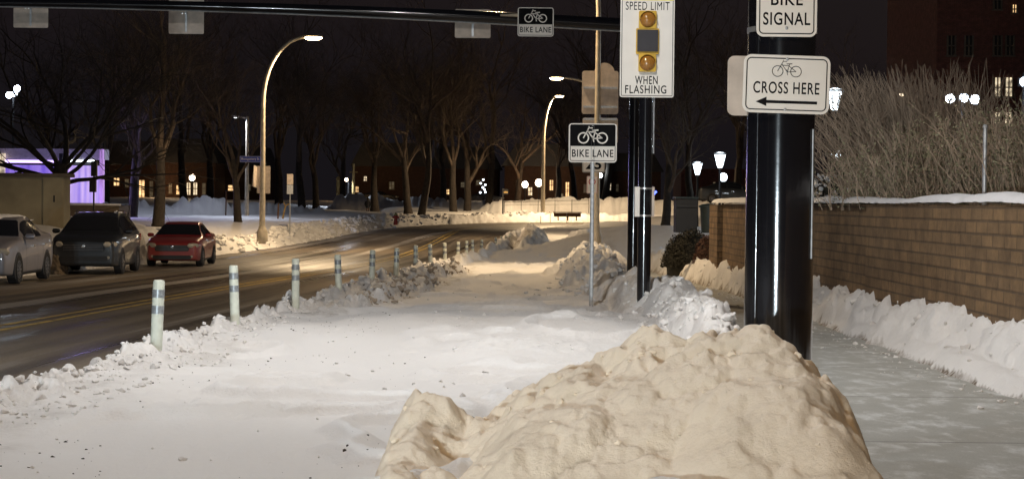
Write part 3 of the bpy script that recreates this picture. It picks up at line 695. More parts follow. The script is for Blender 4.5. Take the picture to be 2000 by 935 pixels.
arm_back(56, 16, 68, 74, 'plain grey sign back on the arm above the silver car')
arm_back(361, 26, 69, 78, 'pinkish grey sign back on the arm above the red car and black car')
arm_back(923, 45, 70, 56, 'wide dim sign back on the arm next to its lettered sign')
c = P(1046, 45, 36.7); wm = 70 * 36.7 / F; hm = 56 * 36.7 / F
r = empty('overhead_bike_lane_sign', c, 'small BIKE LANE sign hung high on the black overhead arm', 'sign')
bike_lane_face(r, wm, hm, -.16); MB().box((0, -.05, 0), (.05, .19, hm * .5)).build('bracket', M['galv'], r)
MB().tube([(-.70, -.02, .14), (-.34, -.06, .14)], [.02, .035], 8).build('pale_bar', M['lamp_pole'], r)  # short pale tapered bar left of the sign

# thick black pole and its signs
D = 10.8; px = D / F; bC = P(1517, 800, D); root = empty('traffic_pole', (bC.x, bC.y, 0), 'thick glossy black pole rising behind the big snow heap', 'pole')
root.rotation_euler = (0, math.radians(0.05), 0)
MB().tube([(0, 0, -.2), (0, 0, 3.2)], [.2, .197], 48).build('pole', M['black'], root, smooth=True)
tl = P(1466, 60, D) - root.location
MB().tube([(-.150, -.12, .3), (-.150, -.12, 3.2)], .022, 10).build('conduit', M['black'], root, smooth=True)
MB().lathe([(.203, tl.z - .015), (.203, tl.z + .015)], n=48).build('band', M['band'], root, smooth=True)
MB().tube([(.172, -.11, 2.05), (.172, -.11, 1.3)], .006, 8).build('wire', M['galv'], root)
# CROSS HERE
D2 = 10.53; px = D2 / F; c = P(1536, 165, D2)
r = empty('cross_here_sign', c, 'CROSS HERE sign with bicycle and left-pointing arrow on the thick black pole', 'sign')
r['label'] = 'CROSS HERE sign with small bicycle and black arrow on the thick black pole'
r.rotation_euler = (0, math.radians(1.3), 0); w, h = 169 * px, 113 * px
plate(r, w, h, .045, M['white_sheet']); border(r, w, h, .045, M['black_ink'], .016, .006, -.001)
bike_symbol(58 * px, M['black_ink'], r, -.001, 29 * px, -.002, .62)
text_mesh('lettering', 'CROSS HERE', 129 * px, 23 * px, M['black_ink'], r, 0, -7 * px, -.002, .012)
ar = MB(); za = -35 * px; ar.prism([(-59 * px, za), (-38 * px, za + 9.5 * px), (-38 * px, za + 3.2 * px), (61 * px, za + 3.2 * px), (61 * px, za - 2.4 * px), (-38 * px, za - 2.6 * px), (-38 * px, za - 8.5 * px)], -.001, -.002); ar.build('arrow', M['black_ink'], r)
bolt(r, 0, 49 * px); bolt(r, -1 * px, -49 * px)
MB().box((0, .036, 0), (.09, .06, h * .7)).build('bracket', M['galv'], r)
# plate behind it, seen past its side
c = P(1480, 168, 10.95); r = empty('blank_sign', c, 'pale blank sign back peeking out behind the CROSS HERE sign', 'sign'); plate(r, 118 * 10.95 / F, 116 * 10.95 / F, .04, M['alu']); MB().box((.12, .03, 0), (.2, .02, .05)).build('bracket', M['galv'], r)
# BIKE SIGNAL
D3 = 10.55; px = D3 / F; c = P(1537, 2, D3)
r = empty('bike_signal_sign', c, 'BIKE SIGNAL sign at the top of the thick black pole', 'sign'); w, h = 118 * px, 140 * px
plate(r, w, h, .04, M['white_sheet']); border(r, w, h, .04, M['black_ink'], .015, .006, -.001)
text_mesh('lettering', 'BIKE', 62 * px, 24 * px, M['black_ink'], r, 0, 3 * px, -.002, .015); text_mesh('lettering', 'SIGNAL', 92 * px, 25 * px, M['black_ink'], r, 0, -35 * px, -.002, .015)
bolt(r, 0, -53 * px); MB().box((0, .036, 0), (.09, .06, h * .7)).build('bracket', M['galv'], r)

# ---------------------------------------------------------------- street lamps
def light(name, kind, loc, col, power, parent=None, size=.3, spot=None, rot=None, blend=.5):
    l = bpy.data.lights.new(name, kind); l.color = col; l.energy = power
    if kind in ('POINT', 'SPOT'): l.shadow_soft_size = size
    if kind == 'SPOT': l.spot_size = math.radians(spot or 150); l.spot_blend = blend
    if kind == 'AREA': l.size = size
    o = bpy.data.objects.new(name, l); COL.objects.link(o); o.location = loc
    if rot: o.rotation_euler = rot
    if parent: o.parent = parent
    return o
def street_lamp(base, lum, label, power, r0=.15, r1=.06, col=(1, .72, .42), name='street_lamp', bend=3.0, lens=(.40, .22), group='tall curved street lamps', spot=150):
    root = empty(name, base, label, 'street lamp', group)
    q = lum - base; zt = q.z; side = 1 if q.x > 0 else -1; run = q.x
    pts = [(0, 0, -.3), (0, 0, .5), (0, 0, zt - bend)]; k = 12
    for i in range(1, k + 1):
        a = math.pi / 2 * i / k; pts.append((run * .86 * (1 - math.cos(a)), q.y * (1 - math.cos(a)), zt - bend + (bend + .02) * math.sin(a)))
    pts.append((run * .93, q.y, zt + .03))
    rad = [r0 * 1.25, r0, r0 * .72] + [r0 * .72 + (r1 - r0 * .72) * i / k for i in range(1, k + 1)] + [r1]
    MB().tube(pts, rad, 12).build('pole', M['lamp_pole'], root, smooth=True)
    MB().lathe([(r0 * 1.9, -.2), (r0 * 1.8, .25), (r0 * 1.3, .4), (r0 * 1.2, .5)], n=14).build('base', M['lamp_pole'], root, smooth=True)
    hd = MB(); hd.lathe([(.05, -.42), (.17, -.34), (.22, 0), (.19, .30), (.08, .42)], (0, 0, 0), 14, 'X'); hd.v = [(x * 1.0 + q.x, y + q.y, z * .38 + zt + .06) for x, y, z in hd.v]
    h = hd.build('luminaire', M['lamp_pole'], root, smooth=True)
    ln = MB(); ln.lathe([(.02, -.10), (.75, -.08), (1, 0), (.98, .03)], n=16); ln.v = [(x * lens[0] + q.x, y * lens[1] + q.y, z * .9 + zt - .02) for x, y, z in ln.v]
    ln.build('lens', M['lens_warm'], h, smooth=True)
    light('lamp_light', 'SPOT', (q.x, q.y, zt - .16), col, power, root, .2, spot, (0, 0, 0), .2)
    return root
WARM = (1, .70, .36)
def gp(px, py, D): p = P(px, py, D); return p
street_lamp(gp(512, 463, 84), gp(612, 74, 84), 'curved street lamp past the red car with warm light over the road', 7000, .135, .07)
bL2 = gp(1164, 482, 48); lamp2 = street_lamp(bL2, Vector((bL2.x - 2.6, 48, 9.6)), 'tall curved lamp pole running up out of the picture behind the grey sign backs', 4500, .085, .045)
street_lamp(gp(1060, 430, 165), gp(1092, 188, 165), 'far street lamp curving over the bend with bright head', 15000, .20, .10, bend=4.2)
p4 = gp(1163, 450, 108); street_lamp(p4, gp(1087, 153, 108), 'lamp with long arm reaching out from behind the grey sign backs', 5000, .14, .05, bend=1.0)
# lamps that stand behind the viewer and light the crossing
street_lamp(Vector((-4.2, -7, 0)), Vector((-1.6, -6, 8.8)), 'warm street lamp standing at the crossing behind the viewer', 3600, .15, .06, col=(1, .66, .33), spot=172)
lc = street_lamp(Vector((-15, -3, 0)), Vector((-12.4, -3, 9.6)), 'cool white street lamp across the crossing behind the viewer', 4200, .15, .06, col=(.75, .86, 1))

street_lamp(Vector((-5.8, 11, 0)), Vector((-.9, 16.5, 9.7)), 'neutral white street lamp over the lane above the picture', 3300, .15, .06, col=(1, .97, .94), spot=172)
# sign cluster backs on lamp 2's pole
c = P(1172, 205, 48.3); px = 48.3 / F
r = empty('stacked_signs', c, 'large grey backs of stacked signs on the tall lamp pole', 'sign')
plate(r, 71 * px, 84 * px, .06, M['alu'], 0, .01, 'upper_panel', cx=0, cz=24 * px)
plate(r, 69 * px, 50 * px, .06, M['alu'], .012, .01, 'lower_panel', cx=1 * px, cz=-50 * px)
k = 24; MB().prism([(8 * px + 20 * px * math.cos(2 * math.pi * i / k), 62 * px + 20 * px * math.sin(2 * math.pi * i / k)) for i in range(k)], .03, .02).build('round_panel', M['alu'], r)
for zz_ in (33, -4, -28): MB().box((0, -.02, zz_ * px), (66 * px, .035, .055)).build('cross_bar', M['galv'], r)
c = P(1159, 309, 47.75); px = 47.75 / F
r = empty('speed_limit_plate', c, 'small white speed plate reading 25 half hidden under the BIKE LANE sign', 'sign')
plate(r, 44 * px, 56 * px, .04, M['white_sheet'], -.13); border(r, 44 * px, 56 * px, .04, M['black_ink'], .012, .01, -.131)
text_mesh('lettering', '25', 30 * px, 20 * px, M['black_ink'], r, 0, -12 * px, -.133, .03); text_mesh('lettering', 'SPEED', 32 * px, 8 * px, M['black_ink'], r, 0, 19 * px, -.133); text_mesh('lettering', 'LIMIT', 30 * px, 8 * px, M['black_ink'], r, 0, 8 * px, -.133)
c = P(1156, 361, 47.75); r = empty('parking_sign', c, 'narrow white and red parking sign low on the tall lamp pole', 'sign')
plate(r, 21 * px, 34 * px, .03, M['white_sheet'], -.13); border(r, 21 * px, 34 * px, .03, M['red_ink'], .006, .008, -.131)
k = 20; MB().ring([(7 * px * math.cos(6.2832 * i / k), 6 * px + 7 * px * math.sin(6.2832 * i / k)) for i in range(k)], [(5 * px * math.cos(6.2832 * i / k), 6 * px + 5 * px * math.sin(6.2832 * i / k)) for i in range(k)], -.131, -.133).build('circle', M['red_ink'], r)

# street name sign + backs on the left lamp
c = P(489, 311, 83.5); px = 83.5 / F; r = empty('street_name_sign', c, 'long blue street name sign at the left street lamp', 'sign'); r['label'] = 'long blue street name sign projecting from the curved lamp past the red car'
plate(r, 41 * px, 12 * px, .03, M['blue_sign'], -.02); border(r, 41 * px, 12 * px, .03, M['white_sheet'], .008, .012, -.021); text_mesh('lettering', 'Montgomery St', 35 * px, 6 * px, M['white_sheet'], r, 0, 0, -.024, .02)
MB().box((.35, .02, 0), (.5, .04, .04)).build('bracket', M['galv'], r)
c = P(515, 351, 84.35); r = empty('square_sign', c, 'square tan sign back on the curved lamp past the red car', 'sign'); plate(r, 26 * px, 54 * px, .03, M['alu']); MB().box((0, -.03, 0), (.1, .04, 1.0)).build('bracket', M['galv'], r)
c = P(499, 345, 84.3); r = empty('tilted_sign', c, 'narrow tilted sign edge beside the square tan sign back', 'sign'); r.rotation_euler = (0, .2, math.radians(70)); plate(r, 22 * px, 42 * px, .03, M['alu']); border(r, 22 * px, 42 * px, .03, M['galv'], .01, .02, -.002)
b = P(566, 446, 95); px = 95 / F; r = empty('post_sign', b, 'two stacked grey plates on a thin post in the snow past the lamp', 'sign'); zt = P(566, 340, 95).z - b.z
MB().tube([(0, 0, -.3), (0, 0, zt)], .03, 6).build('pole', M['galv'], r); plate(r, 12 * px, 20 * px, .02, M['alu'], -.04, cz=zt - 10 * px); plate(r, 12 * px, 18 * px, .02, M['galv'], -.04, cz=zt - 30 * px)
for (x, yb, yt, D_, lab) in ((543, 420, 396, 100, 'thin short brown stake left of the two-plate sign'), (441, 414, 372, 110, 'dark thin stake standing in snow by the slim trunk')):
    b = P(x, yb, D_); r = empty('stake', b, lab.replace('left of', 'beside'), 'stake'); MB().tube([(0, 0, -.2), (.02, 0, P(x, yt, D_).z - b.z)], .045, 6).build('shaft', M['wood'], r); MB().lathe([(.055, 0), (.055, .08)], (.02, 0, P(x, yt, D_).z - b.z - .05), 8).build('cap', M['black_matte'], r)
b = P(552, 420, 102); r = empty('leaning_stake', b, 'yellowish bent stake leaning in the snow past the lamp', 'stake'); MB().tube([(0, 0, -.2), (.15, 0, .5), (.35, 0, .62)], .05, 6).build('shaft', M['wood_pole'], r); MB().tube([(.15, 0, .5), (.05, 0, .7)], .04, 6).build('fork', M['wood_pole'], r)
# pale pole with sensor head; glowing lens and spot added to brighten the park
b = P(482, 412, 115); r = empty('utility_pole', b, 'pale slim pole with a short arm in the trees', 'pole'); zt = P(482, 228, 115).z - b.z
MB().tube([(0, 0, -.3), (0, 0, zt)], [.14, .09], 10).build('pole', M['lamp_pole'], r, smooth=True); MB().tube([(0, 0, zt - .1), (-.6, 0, zt)], .05, 6).build('arm', M['lamp_pole'], r); MB().box((-.7, 0, zt), (.34, .2, .12)).build('head', M['alu'], r); MB().box((-.7, 0, zt - .075), (.26, .15, .03)).build('lens', M['lit_white'], r); light('lamp_light', 'SPOT', (-.7, 0, zt - .2), (.72, .80, 1), 1300, r, .2, 165, (0, 0, 0), .2)

# ---------------------------------------------------------------- trees
def branch(mbt, mbc, p, d, ln, rad, depth, maxd, rr, spread, droop, up, kids):
    pts = [p.copy()]; rads = [rad]; n = 4 if depth < 2 else 3; q = p.copy(); dd = d.copy()
    for i in range(n):
        dd = (dd + Vector((rr.gauss(0, 1), rr.gauss(0, 1), rr.gauss(0, .6))) * (.10 + .05 * depth) + Vector((0, 0, up - droop * depth * .05))).normalized()
        q = q + dd * ln / n; pts.append(q.copy()); rads.append(rad * (1 - .42 * (i + 1) / n))
    (mbt if depth == 0 else mbc).tube(pts, rads, 9 if depth == 0 else 6 if depth == 1 else 4 if depth < 4 else 3, cap=False)
    if depth >= maxd: return
    for k in range(kids[min(depth, len(kids) - 1)]):
        t = rr.uniform(.45, 1) if depth > 0 else rr.uniform(.5, 1.0)
        idx = min(int(t * n), n - 1); a = pts[idx].lerp(pts[idx + 1], t * n - idx)
        ax = dd.cross(Vector((rr.gauss(0, 1), rr.gauss(0, 1), rr.gauss(0, 1)))).normalized()
        nd = Matrix.Rotation(rr.uniform(.35, 1.0) * spread, 3, ax) @ dd
        branch(mbt, mbc, a, nd, ln * rr.uniform(.6, .85), rads[idx] * rr.uniform(.5, .7), depth + 1, maxd, rr, spread, droop, up, kids)
    branch(mbt, mbc, pts[-1], dd, ln * rr.uniform(.65, .85), rads[-1] * .9, depth + 1, maxd, rr, spread, droop, up, kids)
def tree_proto(seed, H=12, r=.35, spread=.8, maxd=6, kids=(3, 3, 3, 2, 2, 2), trunk=.32, up=.06, name='bare_tree'):
    rr = random.Random(seed); t = MB(); c = MB(); t.tube([(0, 0, -.6), (0, 0, .15)], [r * 1.35, r * 1.02], 9, False)
    branch(t, c, Vector((0, 0, 0)), Vector((rr.gauss(0, .04), rr.gauss(0, .04), 1)).normalized(), H * trunk, r, 0, maxd, rr, spread, .1, up, kids)
    root = empty(name, (0, 0, 0)); t.build('trunk', M['bark'], root, smooth=True); c.build('crown', M['twig'], root); return root
protos = [tree_proto(11, 13, .34, .8, 6), tree_proto(12, 15, .32, .7, 6, up=.09), tree_proto(13, 12, .30, .9, 6), tree_proto(14, 16, .36, .62, 6, trunk=.4)]
used = set()
def tree(px, py, D, k, scale, label, rz=None, group='bare trees in the park', base=None):
    o = protos[k]
    if k in used: o = copy_tree(protos[k])
    used.add(k); b = base if base is not None else P(px, py, D)
    o.location = (b.x, b.y, b.z if base is None else b.z); o.scale = (scale,) * 3; o.rotation_euler = (0, 0, rz if rz is not None else R.uniform(0, 6.28)); tag(o, label, 'tree', group); return o
TR = [(309, 441, 92, 0, .95, 'thick bare tree with broad trunk behind the red car'), (258, 426, 110, 2, 1.1, 'bare tree with dark trunk behind the black car roof'),
      (465, 432, 100, 1, .72, 'slim bare tree standing under the blue street name sign'), (590, 411, 140, 3, .9, 'bare tree with pale leaning trunk past the post sign'),
      (617, 402, 165, 1, 1.0, 'bare tree with a pale curved trunk in the park'), (732, 400, 175, 0, 1.1, 'forked bare tree rising beside the walking person'),
      (797, 410, 170, 2, 1.3, 'dark bare tree trunk past the red hydrant, first of a close pair'), (823, 418, 158, 3, 1.0, 'dark bare tree trunk right past the red hydrant, nearer of a close pair'),
      (866, 400, 200, 1, 1.3, 'pale lit bare tree trunk beside the small glowing window'), (886, 413, 175, 0, 1.2, 'dark bare tree at the edge of the snow piles'), (913, 413, 178, 2, 1.35, 'dark bare tree beside the string of white lights'),
      (953, 405, 190, 3, 1.1, 'dark thick bare tree next to the notice stand'), (1122, 392, 215, 1, 1.2, 'yellow-lit bare tree trunk above the snow bank'), (1090, 392, 230, 0, 1.2, 'dim bare tree behind the snow bank near the far lamp'),
      (1300, 440, 72, 2, .62, 'small bare tree with forked trunk right of the black poles'), (1352, 420, 140, 3, .9, 'bare tree standing behind the lit lantern posts'), (670, 398, 210, 2, 1.4, 'bare tree near the glowing wooden pole'),
      (412, 396, 180, 0, 1.2, 'broad bare tree in front of the arched windows'), (205, 400, 150, 1, 1.2, 'bare tree beside the purple pavilion edge'), (360, 398, 170, 3, 1.1, 'bare tree by the small arched window'), (545, 400, 180, 0, 1.3, 'bare tree behind the two-plate sign'),
      (1010, 395, 240, 2, 1.5, 'bare tree above the two globe lamps'), (1180, 393, 220, 3, 1.3, 'bare tree behind the parking sign'), (1250, 393, 200, 0, 1.2, 'bare tree beyond the black poles'), (840, 395, 260, 1, 1.5, 'distant bare tree behind the hydrant'), (90, 395, 170, 2, 1.3, 'bare tree behind the purple pavilion roof'),
      (1440, 395, 160, 1, 1.2, 'bare tree hidden partly by the thick black pole'), (1640, 395, 110, 0, .8, 'bare tree past the snowy evergreen shrub'), (1750, 395, 140, 2, 1.0, 'bare tree in the dark before the brick tower')]
for t_ in TR:
    b = P(*t_[:3]); tree(*t_, base=Vector((b.x, b.y, min(b.z, gz(b.x, b.y)) if t_[2] < 130 else b.z - .1)))
# spreading tree over the purple pavilion
rr = random.Random(5); t = MB(); cN = MB(); t.tube([(0, 0, -.6), (.02, 0, .5), (-.05, 0, 1.6), (0, 0, 2.3)], [.5, .33, .29, .26], 10, False)
for k, (dx, dy, dz, ln, r_) in enumerate([(1, -.1, .12, 3.0, .10), (-1, .1, .12, 3.2, .12), (.8, .3, .5, 3.0, .10), (-.7, -.2, .6, 3.2, .11), (.1, .3, 1, 3.0, .13), (.9, -.3, .7, 2.8, .08), (-.3, -.4, .9, 3.0, .10), (.5, .3, .9, 3.0, .10), (-1, -.2, .4, 3.2, .09)]):
    branch(cN, cN, Vector((0, 0, 1.5 + .08 * k)), Vector((dx, dy, dz)).normalized(), ln, r_, 1, 5, rr, 1.0, .25, .03, (3, 3, 3, 2, 2))
b = P(119, 425, 72); root = empty('spreading_tree', (b.x, b.y, b.z - .2), 'wide dark tree with low crooked limbs in front of the purple pavilion', 'tree'); t.build('trunk', M['bark'], root, smooth=True); cN.build('crown', M['bark'], root)

# ---------------------------------------------------------------- brick wall
def brick_material(name, c1, c2, mortar, bw, bh, msize=.012):
    m = bpy.data.materials.new(name); m.use_nodes = True; nt = m.node_tree; L = nt.links.new; b = nt.nodes['Principled BSDF']; b.inputs['Roughness'].default_value = .9
    tc = nt.nodes.new('ShaderNodeTexCoord'); sp = nt.nodes.new('ShaderNodeSeparateXYZ'); L(tc.outputs['Object'], sp.inputs[0]); ad = nt.nodes.new('ShaderNodeMath'); ad.operation = 'ADD'; L(sp.outputs[0], ad.inputs[0]); L(sp.outputs[1], ad.inputs[1])
    cb = nt.nodes.new('ShaderNodeCombineXYZ'); L(ad.outputs[0], cb.inputs[0]); L(sp.outputs[2], cb.inputs[1])
    br = nt.nodes.new('ShaderNodeTexBrick'); L(cb.outputs[0], br.inputs['Vector']); br.inputs['Scale'].default_value = 1; br.inputs['Brick Width'].default_value = bw; br.inputs['Row Height'].default_value = bh; br.inputs['Mortar Size'].default_value = msize; br.inputs['Mortar Smooth'].default_value = .3
    br.inputs['Color1'].default_value = tuple(c1) + (1,); br.inputs['Color2'].default_value = tuple(c2) + (1,); br.inputs['Mortar'].default_value = tuple(mortar) + (1,)
    n = nt.nodes.new('ShaderNodeTexNoise'); n.inputs['Scale'].default_value = 3; n.inputs['Detail'].default_value = 9; n.inputs['Roughness'].default_value = .75; L(tc.outputs['Object'], n.inputs[0])
    r = nt.nodes.new('ShaderNodeValToRGB'); L(n.outputs['Fac'], r.inputs[0]); r.color_ramp.elements[0].position = .35; r.color_ramp.elements[0].color = (.45, .42, .40, 1); r.color_ramp.elements[1].position = .68; r.color_ramp.elements[1].color = (1.2, 1.15, 1.1, 1)
    mx = nt.nodes.new('ShaderNodeMix'); mx.data_type = 'RGBA'; mx.blend_type = 'MULTIPLY'; mx.inputs[0].default_value = .8; L(br.outputs['Color'], mx.inputs[6]); L(r.outputs[0], mx.inputs[7]); L(mx.outputs[2], b.inputs['Base Color'])
    bp = nt.nodes.new('ShaderNodeBump'); bp.inputs['Distance'].default_value = .02; iv = nt.nodes.new('ShaderNodeMath'); iv.operation = 'SUBTRACT'; iv.inputs[0].default_value = 1; L(br.outputs['Fac'], iv.inputs[1])
    a2 = nt.nodes.new('ShaderNodeMath'); a2.operation = 'ADD'; L(iv.outputs[0], a2.inputs[0]); L(n.outputs['Fac'], a2.inputs[1]); L(a2.outputs[0], bp.inputs['Height']); L(bp.outputs[0], b.inputs['Normal']); return m
M['wall'] = brick_material('brown_block_wall', (.28, .18, .09), (.20, .13, .068), (.14, .095, .055), .44, .134, .014)
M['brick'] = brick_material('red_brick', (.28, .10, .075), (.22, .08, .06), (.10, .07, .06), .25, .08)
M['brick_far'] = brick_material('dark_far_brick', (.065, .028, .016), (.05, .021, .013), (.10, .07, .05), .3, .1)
root = empty('brick_wall', (4.8, 25, 0), 'long brown block wall with snow on top along the sidewalk', 'wall')
def wallpart(y0, y1, x, th, name, top=1.64):
    m = MB(); m.box((x + th / 2 - 4.8, (y0 + y1) / 2 - 25, top / 2 - .35), (th, y1 - y0, top + .7)); return m.build(name, M['wall'], root)
wallpart(-4, 25, 4.8, .32, 'wall_section'); wallpart(25.01, 42.6, 4.86, .32, 'wall_section'); wallpart(42.62, 44.3, 4.74, 1.0, 'pier', 1.63)
cap = MB(); ys_ = np.arange(-4, 44.3, .08); k = 8
base = 0
xs_ = np.linspace(-.03, .40, 10)
Yc, Xc = np.meshgrid(ys_, xs_, indexing='ij'); pr = np.sqrt(np.clip(1 - ((Xc - .185) / .22) ** 2, 0, 1)); hh = .09 + .08 * (.5 + .5 * fbm(Yc * .45, Xc * 0, 301, 2)) - .05 * np.clip(1 - np.abs(np.mod(Yc + .6 * np.sin(Yc), 3.7) - 1.85) * 3, 0, 1)
Zc = 1.642 + hh * pr + .006 * fbm(Yc * 6, Xc * 6, 303, 3); Zc = np.where(pr <= .0, 1.63, Zc)
cap.v = [(float(a), float(b_) - 25, float(c_)) for a, b_, c_ in zip(Xc.ravel(), Yc.ravel(), Zc.ravel())]; m_ = len(xs_)
cap.f = [(i * m_ + j, i * m_ + j + 1, (i + 1) * m_ + j + 1, (i + 1) * m_ + j) for i in range(len(ys_) - 1) for j in range(m_ - 1)]
tag(cap.build('snow_strip', M['caps'], None, smooth=True), 'soft rounded snow lying along the top of the brown wall', 'snow').location = (4.8, 25, 0)

# ---------------------------------------------------------------- shrubs behind the wall
def twig_shrub(px, py, D, n, H, lean, spreadx, label, seed, m, leaves=0, mleaf=None, name='shrub', rt=.010):
    rr = random.Random(seed); mb = MB(); lf = MB(); b = P(px, py, D)
    for i in range(n):
        bx = rr.gauss(0, spreadx * .28); by = rr.gauss(0, .5); a = max(-.95, min(.8, rr.gauss(lean, .30) + bx * .16)); ay = rr.gauss(0, .25); h = H * rr.uniform(.5, 1.0)
        pts = []; segs = 5
        for k in range(segs + 1):
            t_ = k / segs; pts.append(Vector((bx + math.tan(a) * h * (t_ ** 1.25) * .8 + rr.gauss(0, .02), by + ay * h * t_ + rr.gauss(0, .02), h * t_ * (1 - .12 * abs(a) * t_))))
        mb.tube(pts, [rt * (1 - .7 * k / segs) for k in range(segs + 1)], 3, False)
        for q in range(7):
            k = rr.randint(1, segs - 1); s_ = pts[k]; e = s_ + Vector((rr.gauss(0, .12), rr.gauss(0, .1), rr.uniform(.15, .4))) * (H / 2.5); mb.tube([s_, (s_ + e) / 2 + Vector((rr.gauss(0, .02), 0, 0)), e], [rt * .5, rt * .4, rt * .2], 3, False)
        for q in range(leaves):
            k = rr.randint(1, segs); s_ = pts[k].lerp(pts[k - 1], rr.random()) + Vector((rr.gauss(0, .05), rr.gauss(0, .05), rr.gauss(0, .05)))
            u = Vector((rr.gauss(0, 1), rr.gauss(0, 1), rr.gauss(0, 1))).normalized() * rr.uniform(.015, .03); v = u.cross(Vector((rr.gauss(0, 1), rr.gauss(0, 1), 1))).normalized() * .012
            lf.add([s_ - u, s_ + v, s_ + u, s_ - v], [(0, 1, 2, 3)])
    root = empty(name, (b.x, b.y, b.z), label, 'shrub'); mb.build('stems', m, root)
    if leaves: lf.build('foliage', mleaf, root)
    return root
twig_shrub(1815, 415, 30, 950, 2.5, -.30, 1.9, 'large leafless shrub with pale twigs arching over the brown wall', 3, M['twig_pale'], rt=.0085)
twig_shrub(1760, 415, 32, 260, 1.5, -.55, 1.2, 'lower leafless twigs at the thin side of the big shrub', 4, M['twig'], rt=.008)
twig_shrub(1900, 412, 25, 420, 1.35, -.08, 2.0, 'dense olive shrub with small leaves behind the grey pipe', 8, M['twig_pale'], 26, M['leaf'], rt=.007)
twig_shrub(2040, 412, 22, 300, 1.4, -.1, 1.4, 'olive leafy shrub cut by the picture edge above the wall', 9, M['twig_pale'], 26, M['leaf'], rt=.007)
twig_shrub(1780, 412, 27, 330, .95, -.12, 1.8, 'low olive shrub just above the snow-topped wall', 10, M['twig_pale'], 22, M['leaf'], rt=.007)
b = P(1922, 400, 21); r = empty('steel_pipe_post', b, 'upright grey steel pipe in front of the olive shrub', 'post'); MB().tube([(0, 0, -.8), (0, 0, P(1922, 250, 21).z - b.z)], .024, 10).build('pipe', M['galv'], r); MB().lathe([(.03, 0), (.03, .03), (.01, .04)], (0, 0, P(1922, 250, 21).z - b.z), 10).build('cap', M['galv'], r)

def leaf_mass(name, c, rx, ry, rz, n, m, label, cat, seed, leaf=.05, parent=None, inner=True):
    rr = random.Random(seed); mb = MB()
    for i in range(n):
        v = Vector((rr.gauss(0, 1), rr.gauss(0, 1), rr.gauss(0, 1))).normalized(); k = rr.uniform(.82, 1.03) * (1 + .10 * mn.noise(v * 2.5 + Vector((seed, 0, 0))))
        p = Vector((v.x * rx * k, v.y * ry * k, abs(v.z) * rz * k if rz > 0 else v.z * rz)); a = Vector((rr.gauss(0, 1), rr.gauss(0, 1), rr.gauss(0, 1))).normalized() * leaf; q = a.cross(v + Vector((.1, .2, .3))).normalized() * leaf * .6
        mb.add([p - a, p + q, p + a, p - q], [(0, 1, 2, 3)])
    root = empty(name, c, label, cat); mb.build('foliage', m, root)
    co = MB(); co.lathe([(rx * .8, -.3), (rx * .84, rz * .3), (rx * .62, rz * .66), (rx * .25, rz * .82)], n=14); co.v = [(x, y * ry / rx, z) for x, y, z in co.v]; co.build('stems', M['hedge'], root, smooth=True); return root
b = P(1348, 522, 50); leaf_mass('hedge', b, .78, .6, 1.0, 9000, M['hedge'], 'dark rounded clipped bush at the end of the brown wall', 'bush', 5, .03)
b = P(1386, 515, 47.5); leaf_mass('hedge', b, .42, .4, .72, 4500, M['hedge_red'], 'reddish brown low bush against the brown wall end', 'bush', 6, .03)
b = P(1632, 402, 40); es = leaf_mass('evergreen_shrub', b, .62, .5, .72, 4000, M['hedge'], 'evergreen shrub loaded with bright white snow clumps over the wall', 'shrub', 7, .04)
rr = random.Random(3); sp_ = []
for i in range(110):
    a = rr.uniform(0, math.pi * 2); u = rr.uniform(.1, 1); sp_.append((math.cos(a) * .6 * math.sqrt(1 - u * u * .6), math.sin(a) * .5 - .05, .70 * u, rr.uniform(.03, .085)))
lumps('snow_clumps', sp_, M['caps'], kind='stuff', parent=es)

